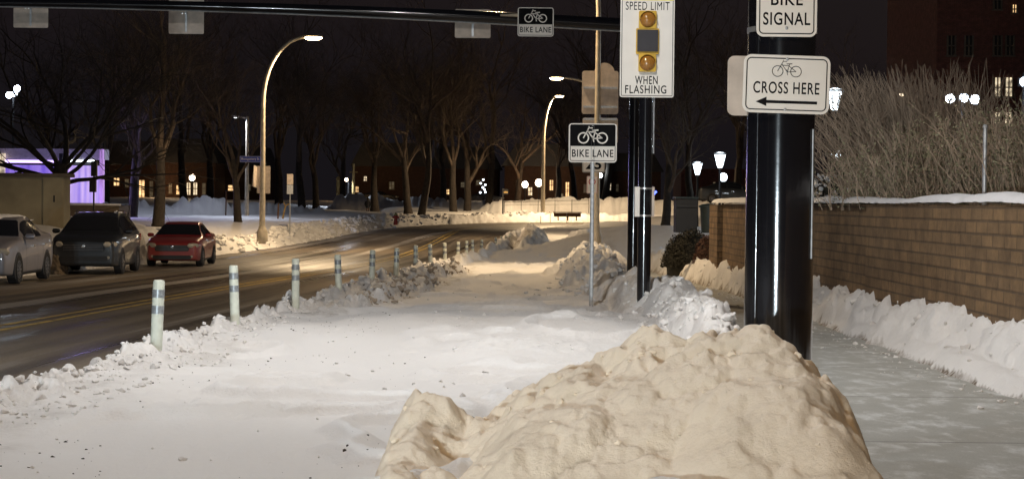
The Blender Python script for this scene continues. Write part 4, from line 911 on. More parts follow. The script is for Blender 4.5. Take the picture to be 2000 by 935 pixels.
# ---------------------------------------------------------------- cars
def cr(vals, t):
    n = len(vals); i = min(int(t), n - 2); u = t - i; p0, p1, p2, p3 = vals[max(i - 1, 0)], vals[i], vals[i + 1], vals[min(i + 2, n - 1)]
    c = .35; m1 = (p2 - p0) * c; m2 = (p3 - p1) * c
    return (2 * u ** 3 - 3 * u * u + 1) * p1 + (u ** 3 - 2 * u * u + u) * m1 + (-2 * u ** 3 + 3 * u * u) * p2 + (u ** 3 - u * u) * m2
def make_car(name, label, paint, st, wheel_y, wr_, W, roofrack=False, group='cars parked along the kerb'):
    """st: stations (y, z bottom, z belt, z roof, half width body, half width roof); the front faces -y"""
    st = [Vector(s) if len(s) < 5 else np.array(s, float) for s in st]; ns = len(st)
    def sec(s):
        a = cr(st, s); y, zb, zs, zr, ws, wr = a
        return [np.array(v) for v in ((0, y, zb), (ws * .88, y, zb), (ws * .985, y, zb + .14 * (zs - zb)), (ws * 1.005, y, zb + .55 * (zs - zb)), (ws * .965, y, zs), (wr, y, zs + (zr - zs) * .90), (wr * .82, y, zr), (0, y, zr + .012))]
    def surf(s, t): return Vector(cr(sec(s), t))
    def s_of_y(y):
        for i in range(ns - 1):
            if st[i][0] <= y <= st[i + 1][0]:
                lo, hi = float(i), float(i + 1)
                for _ in range(18):
                    mid = (lo + hi) / 2
                    if cr(st, mid)[0] < y: lo = mid
                    else: hi = mid
                return lo
        return 0
    root = empty(name, (0, 0, 0), label, 'car', group); mb = MB(); NS = (ns - 1) * 5 + 1; NT = 7 * 4 + 1; rows = []
    for i in range(NS):
        s = i / 5; h = [surf(s, j / 4) for j in range(NT)]; rows.append([v for v in h] + [Vector((-v.x, v.y, v.z)) for v in h[-2:0:-1]])
    m = len(rows[0]); mb.v = [tuple(v) for r_ in rows for v in r_]
    mb.f = [(i * m + j, i * m + (j + 1) % m, (i + 1) * m + (j + 1) % m, (i + 1) * m + j) for i in range(NS - 1) for j in range(m)]
    mb.f += [tuple(range(m))[::-1], tuple((NS - 1) * m + j for j in range(m))]
    body = mb.build('body', paint, root, smooth=True)
    def patch(nm, s0, s1, t0, t1, m_, off=.006, both=True, parent=root, k=8, skew=None):
        out = []
        for sd in ((1, -1) if both else (0,)):
            q = MB(); n1 = k
            for i in range(n1 + 1):
                for j in range(n1 + 1):
                    s = s0 + (s1 - s0) * i / n1; t = t0 + (t1 - t0) * j / n1
                    if skew: s = s0 + skew * (t - t0) / (t1 - t0) + (s1 - s0 - 2 * skew * (t - t0) / (t1 - t0)) * i / n1
                    if sd == 0: t = t0 + (7 - t0) * 2 * j / n1; mir = t > 7; t = 14 - t if mir else t
                    else: mir = sd < 0
                    p = surf(s, t); a = surf(s + .02, t) - surf(s - .02, t) if .02 < s < ns - 1.02 else surf(min(s + .02, ns - 1), t) - surf(max(s - .02, 0), t); b_ = surf(s, min(t + .02, 7)) - surf(s, max(t - .02, 0)); nn = a.cross(b_)
                    nn = nn.normalized() if nn.length > 1e-9 else Vector((0, 0, 1))
                    if nn.x < 0 and abs(nn.x) > .2: nn = -nn
                    if abs(nn.x) <= .2 and nn.z < 0: nn = -nn
                    if t > 6.98: nn.x = 0
                    p = p + nn * off; q.v.append((-p.x if mir else p.x, p.y, p.z))
            q.f = [(i * (n1 + 1) + j, i * (n1 + 1) + j + 1, (i + 1) * (n1 + 1) + j + 1, (i + 1) * (n1 + 1) + j) for i in range(n1) for j in range(n1)]
            out.append(q.build(nm, m_, parent, smooth=True))
        return out
    return root, patch, s_of_y, surf, body
def car_details(root, patch, soy, surf, spec, paint):
    (cowl, rf, rr_, rend, front, W, belt, wy, wr_, hl) = spec
    patch('windshield', soy(cowl + .06), soy(rf - .03), 5.15, 7, M['dark_glass'], .008, False)
    patch('rear_window', soy(rr_ + .04), soy(rend - .06), 5.3, 7, M['dark_glass'], .008, False)
    mid = (rf + rr_) / 2 + .05
    patch('side_window', soy(rf - .35), soy(mid - .05), 4.14, 4.86, M['dark_glass'], .008, skew=.0)
    patch('side_window', soy(mid + .03), soy(rr_ - .0), 4.14, 4.86, M['dark_glass'], .008)
    for yy in (rf - .45, mid - .01, rr_ - .02): patch('door_seam', soy(yy), soy(yy + .012), 1.6, 4.0, M['plastic'], .003, k=6)
    patch('door_sill', soy(-wy[0] + .42) if False else soy(wy[0] + .40), soy(wy[1] - .40), 1.05, 1.8, M['plastic'], .006)
    for yy in (rf - .1, mid + .35): 
        for sd in (1, -1):
            p = surf(soy(yy + .3), 3.6); MB().box((sd * (p.x + .015), p.y, p.z), (.03, .16, .03)).build('handle', M['chrome'], root)
    for sd in (1, -1):
        p = surf(soy(rf - .42), 4.2); q = MB(); q.lathe([(.02, -.11), (.08, -.08), (.09, 0), (.07, .09), (.02, .11)], (0, 0, 0), 10, 'X'); q.v = [(x + sd * (p.x + .12), y * .8 + p.y, z * .8 + p.z + .05) for x, y, z in q.v]; q.build('mirror', paint, root, smooth=True)
        for yw in wy:
            pw = surf(soy(yw), 3); xo = pw.x; a = MB(); k = 26; ar = []; r1 = wr_ + .055
            a.lathe([(r1, -.16), (r1, .004), (r1 - .02, .008)], (0, 0, 0), 28, 'X'); a.v = [(sd * (x + xo - .005), y + yw, z + wr_) for x, y, z in a.v]; a.v = [(x, y, max(z, .12)) for x, y, z in a.v]; a.build('wheel_arch', M['plastic'], root)
            w = empty('wheel', (sd * (xo - .09), yw, wr_)); w.parent = root
            ty = MB(); ty.lathe([(wr_ * .62, -.10), (wr_ * .9, -.115), (wr_, -.085), (wr_, .085), (wr_ * .9, .115), (wr_ * .62, .10)], (0, 0, 0), 28, 'X'); ty.build('tyre', M['tyre'], w, smooth=True)
            ri = MB(); ri.lathe([(wr_ * .63, .08), (wr_ * .63, .098), (wr_ * .56, .104), (wr_ * .52, .085)], (0, 0, 0), 24, 'X')
            for q in range(10):
                an = q * math.pi / 5; ri.box((.095, math.cos(an) * wr_ * .32, math.sin(an) * wr_ * .32), (.02, wr_ * .5, .035), Matrix.Rotation(an, 3, 'X'))
            ri.lathe([(.06, .09), (.05, .118)], (0, 0, 0), 10, 'X'); ri.v = [(sd * x, y, z) for x, y, z in ri.v]; ri.build('rim', M['rim'], w)
    f = front
    MB().prism(rrect(W * .62, .20, .05, cz=hl - .10), f + .05, f - .012).build('grille', M['plastic'], root)
    g = MB()
    for q in range(4): g.box((0, f - .014, hl - .17 + q * .045), (W * .58, .01, .01))
    g.build('grille_bars', M['rim'], root)
    MB().prism(rrect(W * .70, .13, .05, cz=hl - .40), f + .05, f - .010).build('lower_intake', M['plastic'], root)
    MB().lathe([(.055, .0), (.055, .012), (.03, .018)], (0, f - .012, hl - .06), 16, 'Y').build('badge', M['chrome'], root)
    for sd in (1, -1):
        q = MB(); q.lathe([(.02, -.21), (.075, -.16), (.09, .02), (.07, .15), (.02, .2)], (0, 0, 0), 14, 'X'); ca = math.radians(32) * sd; RM = Matrix.Rotation(ca, 3, 'Z')
        q.v = [tuple(RM @ Vector((x, y * .7, z)) + Vector((sd * W * .385, f + .065, hl - .015))) for x, y, z in q.v]; q.build('headlight', M['head'], root, smooth=True)
        q = MB(); q.lathe([(.045, 0), (.04, .015)], (sd * W * .36, f + .012, hl - .37), 12, 'Y'); q.build('fog_lamp', M['head'], root, smooth=True)
        q = MB(); q.box((sd * (W / 2 - .12), rend + .12, belt - .12), (.16, .16, .2)); q.build('tail_light', M['red_lens'], root)

def suv(name, label, paint):
    st = [(-2.30, .42, .78, .82, .70, .55), (-2.27, .28, .90, .95, .82, .66), (-2.0, .24, .99, 1.05, .90, .74), (-1.55, .22, 1.05, 1.12, .93, .78), (-1.15, .22, 1.08, 1.17, .935, .80), (-.45, .22, 1.10, 1.60, .94, .66), (.2, .22, 1.11, 1.70, .94, .64), (1.1, .22, 1.13, 1.70, .94, .62), (1.75, .24, 1.15, 1.63, .93, .60), (2.15, .28, 1.12, 1.22, .89, .70), (2.30, .40, .85, .92, .78, .62)]
    root, patch, soy, surf, body = make_car(name, label, paint, st, None, None, 1.88); car_details(root, patch, soy, surf, (-1.15, -.45, 1.75, 2.15, -2.30, 1.88, 1.1, (-1.42, 1.32), .35, .86), paint)
    for sd in (1, -1): MB().tube([(sd * .58, -.3, 1.69), (sd * .58, 0, 1.745), (sd * .57, 1.1, 1.745), (sd * .56, 1.5, 1.69)], .018, 6).build('roof_rail', M['chrome'], root)
    return root
def sedan(name, label, paint, L_=1.0):
    st = [(-2.25, .40, .62, .66, .66, .5), (-2.22, .24, .70, .76, .78, .62), (-1.95, .20, .80, .87, .86, .72), (-1.5, .18, .88, .95, .885, .76), (-.95, .18, .92, 1.0, .89, .78), (-.25, .18, .94, 1.38, .89, .60), (.3, .18, .95, 1.45, .89, .58), (.9, .18, .96, 1.42, .89, .57), (1.55, .2, .99, 1.14, .885, .66), (2.0, .24, .99, 1.06, .86, .72), (2.25, .36, .80, .86, .74, .6)]
    root, patch, soy, surf, body = make_car(name, label, paint, st, None, None, 1.78); car_details(root, patch, soy, surf, (-.95, -.25, .9, 1.55, -2.25, 1.78, .95, (-1.40, 1.28), .32, .72), paint); return root
def car_paint(name, c, rough=.3, dirtc=(.30, .28, .25), amount=.55, metal=.3):
    m = bpy.data.materials.new(name); m.use_nodes = True; nt = m.node_tree; L = nt.links.new; b = nt.nodes['Principled BSDF']
    tc = nt.nodes.new('ShaderNodeTexCoord'); sp = nt.nodes.new('ShaderNodeSeparateXYZ'); L(tc.outputs['Object'], sp.inputs[0])
    n = nt.nodes.new('ShaderNodeTexNoise'); n.inputs['Scale'].default_value = 5; n.inputs['Detail'].default_value = 8; n.inputs['Roughness'].default_value = .7; L(tc.outputs['Object'], n.inputs[0])
    mr = nt.nodes.new('ShaderNodeMapRange'); L(sp.outputs[2], mr.inputs[0]); mr.inputs[1].default_value = .25; mr.inputs[2].default_value = 1.05; mr.inputs[3].default_value = amount; mr.inputs[4].default_value = .04
    ml = nt.nodes.new('ShaderNodeMath'); ml.operation = 'MULTIPLY'; ml.use_clamp = True; L(mr.outputs[0], ml.inputs[0]); m2 = nt.nodes.new('ShaderNodeMath'); m2.operation = 'MULTIPLY'; m2.inputs[1].default_value = 2; L(n.outputs['Fac'], m2.inputs[0]); L(m2.outputs[0], ml.inputs[1])
    mx = nt.nodes.new('ShaderNodeMix'); mx.data_type = 'RGBA'; L(ml.outputs[0], mx.inputs[0]); mx.inputs[6].default_value = tuple(c) + (1,); mx.inputs[7].default_value = tuple(dirtc) + (1,); L(mx.outputs[2], b.inputs['Base Color'])
    rr_ = nt.nodes.new('ShaderNodeMapRange'); L(ml.outputs[0], rr_.inputs[0]); rr_.inputs[2].default_value = .5; rr_.inputs[3].default_value = rough; rr_.inputs[4].default_value = .75; L(rr_.outputs[0], b.inputs['Roughness']); b.inputs['Metallic'].default_value = metal; b.inputs['Coat Weight'].default_value = .4; return m
M['p_black'] = car_paint('black_car_paint', (.012, .014, .018), amount=.22, dirtc=(.16, .17, .18)); M['p_silver'] = car_paint('silver_car_paint', (.26, .25, .28), amount=.35, dirtc=(.26, .26, .27)); M['p_red'] = car_paint('red_car_paint', (.26, .012, .014), amount=.22, dirtc=(.30, .22, .18), metal=.1)
def place(o, px, py, D, rz=0.0, s=1.0):
    b = P(px, py, D); o.location = (b.x, b.y, float(Bf(np.array(b.y))) + .005 if abs(b.x) < 13.3 and D < 70 else b.z); o.rotation_euler = (0, 0, rz); o.scale = (s, s, s); return o
RZ = math.radians(1.5)
sv = suv('parked_suv', 'black SUV parked between the silver car and the red car', M['p_black']); place(sv, 190, 542, 52.6, RZ + .03)
sd_ = sedan('parked_sedan', 'red sedan parked at the end of the row behind the black SUV', M['p_red']); place(sd_, 356, 525, 62.5, RZ)
sl = sedan('parked_sedan', 'silver grey car with snow on its roof cut off by the picture edge', M['p_silver']); place(sl, -12, 560, 43.8, RZ, 1.06)
# snow left on roofs
def roof_snow(car, x, y, z, rx, ry, h, label):
    gx = np.linspace(-1, 1, 22); Y, X = np.meshgrid(gx, gx, indexing='ij'); rr_ = np.hypot(X, Y) + .15 * fbm(X * 2 + 3 * x, Y * 2, 7, 3); Z = np.where(rr_ < 1, np.sqrt(np.clip(1 - rr_ ** 2, 0, 1)) * h, -.04) + .02 * fbm(X * 4, Y * 4, 9, 3)
    m = MB(); m.v = [(float(a) * rx + x, float(b_) * ry + y, float(c_) + z) for a, b_, c_ in zip(X.ravel(), Y.ravel(), Z.ravel())]; m.f = [(i * 22 + j, i * 22 + j + 1, (i + 1) * 22 + j + 1, (i + 1) * 22 + j) for i in range(21) for j in range(21)]
    o = m.build('roof_snow', M['caps'], None, smooth=True); o.location = car.location; o.scale = car.scale; o.rotation_euler = car.rotation_euler; tag(o, label, 'snow')
roof_snow(sl, 0, .55, 1.40, .58, .8, .09, 'thin layer of snow on the silver car roof')
roof_snow(sv, .5, .5, 1.70, .10, .35, .05, 'small lump of snow on the black SUV roof rail')
# dark brown dirty snow mass at the kerb between silver car and SUV
b = P(100, 532, 50.5); hp = empty('dirty_snow_heap', (b.x, b.y, b.z), 'dark dirty snow heap between the silver car and the black SUV', 'snow pile')
bm = bmesh.new(); bmesh.ops.create_icosphere(bm, subdivisions=5, radius=1)
for v in bm.verts:
    k = 1 + .22 * mn.noise(v.co * 2) + .12 * mn.noise(v.co * 6) + .05 * mn.noise(v.co * 17); v.co = Vector((v.co.x * .42 * k, v.co.y * .5 * k, v.co.z * .62 * k))
me = bpy.data.meshes.new('heap'); bm.to_mesh(me); bm.free(); me.materials.append(M['dark_dirt']); ho = bpy.data.objects.new('heap', me); COL.objects.link(ho); ho.parent = hp

# far cars
for (px, py, D, lab, rz, src) in ((742, 395, 235, 'distant dark parked car seen past the walking person', 1.5, sd_), (1430, 398, 120, 'dark parked car seen over the end of the brown wall', 1.45, sd_), (790, 396, 240, 'distant parked car near the pair of dark trunks', 1.6, sv), (1160 - 210, 397, 240, 'distant parked car behind the notice stand', 1.5, sd_)):
    o = copy_tree(src); b = P(px, py, D); o.location = b; o.rotation_euler = (0, 0, rz); o['label'] = lab; o['group'] = 'distant cars beyond the park'; o.name = 'parked_car'
    for ch in o.children:
        if ch.type == 'MESH' and ch.data.materials and ch.data.materials[0].name == 'red_car_paint':
            ch.data = ch.data.copy(); ch.data.materials[0] = M['p_black']

# ---------------------------------------------------------------- beige wall, pavilion, signal, buildings
a = P(-60, 425, 62); b = P(124, 428, 61); c_ = P(124, 346, 61); root = empty('concrete_wall', (b.x, b.y, b.z - .5), 'beige concrete block wall with dark coping behind the parked cars', 'wall')
hw = c_.z - b.z + .5; wl = b.x - a.x
MB().box((-wl / 2, .45, hw / 2), (wl, .9, hw)).build('wall', M['beige'], root); MB().box((-wl / 2, .45, hw + .06), (wl + .25, 1.15, .12)).build('coping', M['beige_cap'], root)
MB().box((-.35, -.03, hw / 2), (.62, .06, hw - .02)).build('pilaster', M['beige'], root)
gnum = MB(); gnum.box((0, -.065, hw * .62), (.05, .01, .22)); gnum.v = [(x - .3, y, z) for x, y, z in gnum.v]; gnum.build('wall_fitting', M['black_matte'], root)

def purple_mat(name, top, bot, es):
    m = bpy.data.materials.new(name); m.use_nodes = True; nt = m.node_tree; L = nt.links.new; b = nt.nodes['Principled BSDF']; tc = nt.nodes.new('ShaderNodeTexCoord'); mp = nt.nodes.new('ShaderNodeMapping'); mp.inputs['Scale'].default_value = (3.2, .1, .12); L(tc.outputs['Object'], mp.inputs[0])
    n = nt.nodes.new('ShaderNodeTexNoise'); n.inputs['Scale'].default_value = 1; n.inputs['Detail'].default_value = 3; L(mp.outputs[0], n.inputs[0]); r = nt.nodes.new('ShaderNodeValToRGB'); L(n.outputs['Fac'], r.inputs[0]); r.color_ramp.elements[0].position = .35; r.color_ramp.elements[0].color = tuple(top) + (1,); r.color_ramp.elements[1].position = .66; r.color_ramp.elements[1].color = tuple(bot) + (1,)
    L(r.outputs[0], b.inputs['Emission Color']); b.inputs['Emission Strength'].default_value = es; b.inputs['Base Color'].default_value = (.4, .35, .5, 1); return m
M['purple'] = purple_mat('glowing_violet_panel', (.16, .08, .70), (.38, .24, .90), .7); M['violet'] = purple_mat('glowing_blue_panel', (.26, .17, .70), (.75, .55, .95), .8); M['pink'] = mat('pink_frame', (.6, .4, .6), .5, emit=(.60, .32, .9), es=.5, var=0)
M['canopy'] = mat('canopy_white', (.45, .43, .47), .6, emit=(.32, .26, .62), es=.07)  # weak violet emission stands for the pavilion's light on the canopy
D = 112; px = D / F; g0 = P(205, 396, D); root = empty('pavilion', g0, 'modern pavilion glowing purple and violet behind the concrete wall', 'building')
def rect(nm, x0, x1, y0, y1, m, dy, th=.2, par=None):
    p0 = P(x0, y1, D) - g0; p1 = P(x1, y0, D) - g0; return MB().box(((p0.x + p1.x) / 2, dy, (p0.z + p1.z) / 2), (p1.x - p0.x, th, p1.z - p0.z)).build(nm, m, par or root)
rect('panel', 126, 197, 322, 396, M['violet'], .6); rect('panel', -60, 110, 316, 396, M['purple'], .8); rect('column', 198, 205, 292, 396, M['pink'], -.3, .5); rect('column', 108, 113, 306, 396, M['pink'], 0, .3)
rect('column', 118, 125, 300, 396, M['black_matte'], -.2, .4)
rf_ = MB(); q0 = P(-70, 300, D) - g0; q1 = P(206, 292, D) - g0; q2 = P(206, 312, D) - g0; rf_.box(((q0.x + q1.x) / 2, .4, (q1.z + q2.z) / 2), (q1.x - q0.x, 1.2, q1.z - q2.z)); rf_.build('roof', M['canopy'], root)
rect('light_strip', 126, 185, 313, 316, M['lit_white'], -.2, .1); M['strip'] = mat('violet_strip', (.5, .4, .8), .5, emit=(.62, .45, 1), es=2.2, var=0)
rect('light_strip', -60, 106, 313, 317, M['strip'], -.2, .1); rect('beam', -60, 198, 318, 321, M['black_matte'], .1, .15)
rect('pillar', 4, 14, 300, 340, M['lit_pale'], -.5, .3)
light('pavilion_light', 'AREA', (-1.5, -1.6, 2.4), (.45, .38, 1), 420, root, 3, rot=(math.radians(-62), 0, math.radians(12)))
# dark ramp slab in front
b = P(175, 412, 100); r = empty('ramp', b, 'dark ramp with pale edge in front of the purple pavilion', 'ramp'); MB().box((0, 1, -.05), (3.4, 3, .75)).build('slab', M['beige_cap'], r); MB().box((0, -.52, .36), (3.6, .08, .10)).build('edge', M['caps'], r)
# signal on post
b = P(183, 418, 80); px = 80 / F; r = empty('traffic_signal', b, 'dark signal head on a thin post in front of the pavilion', 'traffic signal'); zt = P(183, 315, 80).z - b.z; zm = P(183, 346, 80).z - b.z; zl = P(183, 375, 80).z - b.z
MB().tube([(0, 0, -.4), (0, 0, zt)], .04, 8).build('pole', M['black_matte'], r); MB().box((.03, -.08, (zt + zm) / 2 + .02), (11 * px, .2, zt - zm - .03)).build('upper_head', M['black_matte'], r); MB().box((-.02, -.08, (zm + zl) / 2 - .02), (12 * px, .22, zm - zl - .03)).build('lower_head', M['black_matte'], r)

def house(name, label, D, x0, x1, ytop, ybot, wallm, wins, depth=10, roof=None, cat='building'):
    px = D / F; a = P((x0 + x1) / 2, ybot, D); w = (x1 - x0) * px; h = (ybot - ytop) * px; root = empty(name, a, label, cat)
    MB().box((0, depth / 2, h / 2 - .5), (w, depth, h + 1)).build('wall', wallm, root)
    if roof: MB().prism([(-w / 2 - .4, h), (w / 2 + .4, h), (w / 2 * .75, h + roof), (-w / 2 * .75, h + roof)], -.4, depth + .4).build('roof', M['black_matte'], root)
    for (wx0, wx1, wy0, wy1, m, arch) in wins:
        p0 = P(wx0, wy1, D) - a; p1 = P(wx1, wy0, D) - a; ww = p1.x - p0.x; wh = p1.z - p0.z; cx = (p0.x + p1.x) / 2; cz = (p0.z + p1.z) / 2
        if arch: pl = [(cx - ww / 2, p0.z), (cx + ww / 2, p0.z)] + [(cx + ww / 2 * math.cos(t_), p1.z - ww / 2 + ww / 2 * math.sin(t_)) for t_ in [math.pi * i / 8 for i in range(9)]]
        else: pl = [(cx - ww / 2, p0.z), (cx + ww / 2, p0.z), (cx + ww / 2, p1.z), (cx - ww / 2, p1.z)]
        f = MB().prism(pl, .02, -.04).build('window', m, root)
        fr = MB(); fr.box((cx, -.06, cz), (.08, .05, wh)); fr.box((cx, -.06, cz), (ww, .05, .08)); fr.box((cx - ww / 2, -.06, cz), (.1, .07, wh)); fr.box((cx + ww / 2, -.06, cz), (.1, .07, wh)); fr.box((cx, -.08, p0.z), (ww + .2, .12, .1)); fr.build('frame', M['beige_cap'], f)
    return root
W_, PL_, DM, LW = M['lit_warm'], M['lit_pale'], M['lit_dim'], M['lit_white']
M['glow_brick'] = M['brick_far']
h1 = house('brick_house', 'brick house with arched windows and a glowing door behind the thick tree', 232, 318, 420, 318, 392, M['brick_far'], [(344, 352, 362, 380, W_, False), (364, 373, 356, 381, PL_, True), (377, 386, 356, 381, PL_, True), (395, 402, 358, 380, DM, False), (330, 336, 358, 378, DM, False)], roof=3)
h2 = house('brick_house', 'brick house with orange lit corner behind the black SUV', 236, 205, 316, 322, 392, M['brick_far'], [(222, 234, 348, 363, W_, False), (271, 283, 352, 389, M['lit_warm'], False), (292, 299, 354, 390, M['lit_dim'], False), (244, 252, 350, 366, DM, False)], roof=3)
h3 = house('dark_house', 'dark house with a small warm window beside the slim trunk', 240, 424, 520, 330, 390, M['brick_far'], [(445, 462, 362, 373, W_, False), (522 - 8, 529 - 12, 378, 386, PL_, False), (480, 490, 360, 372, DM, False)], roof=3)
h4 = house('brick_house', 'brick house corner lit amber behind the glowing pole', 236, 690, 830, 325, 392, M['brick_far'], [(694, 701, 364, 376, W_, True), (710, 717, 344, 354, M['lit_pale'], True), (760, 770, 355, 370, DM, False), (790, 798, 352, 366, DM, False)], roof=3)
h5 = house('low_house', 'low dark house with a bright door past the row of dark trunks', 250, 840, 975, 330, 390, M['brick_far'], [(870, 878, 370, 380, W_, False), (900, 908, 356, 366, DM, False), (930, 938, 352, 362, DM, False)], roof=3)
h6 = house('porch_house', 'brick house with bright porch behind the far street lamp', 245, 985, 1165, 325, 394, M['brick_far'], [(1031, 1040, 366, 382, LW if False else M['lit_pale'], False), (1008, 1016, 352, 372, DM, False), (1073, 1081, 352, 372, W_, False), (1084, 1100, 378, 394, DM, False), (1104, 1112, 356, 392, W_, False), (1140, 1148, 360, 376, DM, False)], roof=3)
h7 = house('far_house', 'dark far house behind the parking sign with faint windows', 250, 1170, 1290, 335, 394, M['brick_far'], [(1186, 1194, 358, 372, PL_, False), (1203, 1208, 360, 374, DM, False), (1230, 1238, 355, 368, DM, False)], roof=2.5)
h8 = house('far_house', 'dim far house with two pale windows behind the lantern posts', 200, 1330, 1470, 330, 394, M['brick'], [(1392, 1405, 356, 370, M['lit_dim'], False), (1411, 1423, 355, 370, M['lit_dim'], False), (1440, 1449, 338, 348, DM, False), (1436, 1440, 362, 376, LW, False)])
h9 = house('brick_tower', 'tall dark red brick building with lit windows above the shrubs', 120, 1825, 2260, -230, 395, M['brick'], [(1941, 1955, 152, 190, PL_, False), (1962, 1978, 152, 190, PL_, False), (1941, 1955, 220, 243, PL_, False), (1961, 1977, 220, 243, PL_, False), (1976, 1986, 10, 27, W_, False), (1940, 1956, 70, 110, M['dark_glass'], False), (1964, 1980, 70, 110, M['dark_glass'], False), (2050, 2070, 150, 190, DM, False), (1850, 1866, 230, 262, DM, False), (1850, 1866, 70, 110, M['dark_glass'], False), (1884, 1900, 70, 110, M['dark_glass'], False), (1940, 1956, -20, 20, M['dark_glass'], False)], depth=16)

# lantern posts
def lantern(px, ytop, ybase, D, label, size=1.0, es='lens_cool', power=60, name='lantern_post', y2=None, style='cone'):
    b = P(px, ybase, D); root = empty(name, b, label, 'street lamp', 'lantern posts on the campus'); zt = P(px, ytop, D).z - b.z; s = size
    MB().tube([(0, 0, -.3), (0, 0, .5), (0, 0, zt - .62 * s)], [.09, .06, .05], 10).build('pole', M['black_matte'], root, smooth=True)
    if style == 'cone':
        MB().lathe([(.07 * s, zt - .6 * s), (.10 * s, zt - .55 * s), (.20 * s, zt - .16 * s), (.21 * s, zt - .1 * s)], n=10).build('lens', M[es], root, smooth=True)
        MB().lathe([(.26 * s, zt - .1 * s), (.22 * s, zt - .04 * s), (.05 * s, zt)], n=10).build('cap', M['black_matte'], root, smooth=True)
        fr = MB()
        for k in range(6):
            a = k * math.pi / 3; fr.tube([(.11 * s * math.cos(a), .11 * s * math.sin(a), zt - .56 * s), (.22 * s * math.cos(a), .22 * s * math.sin(a), zt - .1 * s)], .012 * s, 4)
        fr.build('frame', M['black_matte'], root)
    else:
        MB().lathe([(.06 * s, zt - .5 * s), (.19 * s, zt - .4 * s), (.24 * s, zt - .24 * s), (.19 * s, zt - .08 * s), (.05 * s, zt)], n=14).build('lens', M[es], root, smooth=True)
        MB().lathe([(.09 * s, zt - .62 * s), (.1 * s, zt - .48 * s)], n=10).build('collar', M['black_matte'], root)
    c = (.80, .92, 1) if es != 'lens_globe' else (1, .75, .5)
    light('lamp_light', 'POINT', (0, 0, zt + .25 * s), c, power, root, .25)
    return root
lantern(1361, 316, 432, 85, 'lantern post with cool white cone head beside the dark bins', 1.0, power=220)
lantern(1405, 297, 418, 88, 'taller lantern with bright cone head nearest the thick pole', 1.25, power=220)
lantern(1412, 338, 400, 140, 'small distant lantern below the taller cone lamp', 1.3, style='globe', power=120)
lantern(1627, 172, 420, 55, 'big cone lantern showing beside the CROSS HERE sign', 1.1, power=420)
lantern(1632, 292, 400, 62, 'bright lantern glowing through twigs above the snowy shrub', .7, power=260, style='globe')
lantern(1025, 354, 394, 232, 'left of two warm globe lamps by the porch', 1.7, 'lens_globe', 300, style='globe')['label'] = 'warm globe lamp over the porch steps, beside the arched twin'
lantern(1052, 350, 394, 232, 'warm globe lamp touching the far street lamp pole', 1.9, 'lens_globe', 400, style='globe')
lantern(375, 341, 392, 215, 'round globe lamp in front of the arched windows', 1.5, 'lens_globe', 350, style='globe')
lantern(1172, 338, 392, 220, 'small white globe lamp just past the speed plate', 1.2, 'lens_cool', 120, style='globe')
# floodlights
def flood(px, py, D, ybase, heads, label, power=0, es='lens_flood', r_=.3):
    b = P(px, ybase, D); zt = P(px, py, D).z - b.z; r = empty('floodlight_pole', b, label, 'floodlight'); MB().tube([(0, 0, -.3), (0, 0, zt + .3)], [.12, .07], 8).build('pole', M['black_matte'], r)
    for (dx, dz) in heads:
        hh_ = MB(); hh_.box((dx, .1, zt + dz), (r_ * 2.2, .2, r_ * 1.7)); h_ = hh_.build('head', M['black_matte'], r); MB().lathe([(r_, 0), (r_ * .9, .06), (r_ * .4, .10)], (dx, -.0, zt + dz), 14, 'Y').build('lens', M[es], h_, smooth=True)
    MB().box((0, .06, zt), (max(abs(h[0]) for h in heads) * 2 + .3, .06, .06)).build('cross_arm', M['black_matte'], r)
    if power: light('flood_light', 'SPOT', (0, -.3, zt), (.75, .85, 1), power, r, .3, 150, (math.radians(-40), 0, 0))
    return r
flood(25, 180, 150, 395, ((-.35, -.25), (.3, .3), (.1, -.1)), 'tall pole with a cluster of cool white floodlights above the pavilion', 1000, r_=.26)
flood(1877, 193, 75, 395, ((-.5, 0), (.05, .03), (.5, -.03)), 'three blinding white floodlights in front of the brick tower', 1500, r_=.19)
flood(1998, 160, 60, 395, ((0, 0),), 'single pale lamp on a grey pole at the picture edge', 300, r_=.16)
b = P(1757, 186, 70); flood(1757, 186, 100, 395, ((0, 0),), 'small orange lamp glowing through the big shrub', 0, 'lens_globe', .12)
flood(680, 264 + 87, 200, 395, ((-.2, 0),), 'short bright bar lamp beside the glowing wooden pole', 900, 'lens_globe', .2)
# glowing wooden pole and stub
b = P(690, 395, 200); r = empty('wooden_pole', b, 'amber-lit wooden pole in front of the brick house corner', 'pole'); zt = P(690, 320, 200).z - b.z; MB().tube([(0, 0, -.3), (0, 0, zt)], [.18, .14], 10).build('pole', M['wood_pole'], r, smooth=True); MB().box((0, 0, zt - .9), (.9, .12, .12)).build('cross_arm', M['wood_pole'], r)
b = P(660, 395, 205); r = empty('wooden_pole', b, 'shorter amber-lit post near the amber pole', 'pole'); zt = P(660, 350, 205).z - b.z; MB().tube([(0, 0, -.3), (0, 0, zt)], [.2, .2], 10).build('pole', M['wood_pole'], r, smooth=True); MB().lathe([(.26, 0), (.1, .3)], (0, 0, zt), 8).build('cap', M['wood_pole'], r)
light('porch_light', 'POINT', P(700, 340, 226), (1, .6, .25), 300, size=.3); light('porch_light', 'POINT', P(1060, 372, 236), (1, .62, .3), 600, size=.3); light('porch_light', 'POINT', P(300, 365, 228), (1, .6, .28), 350, size=.3)
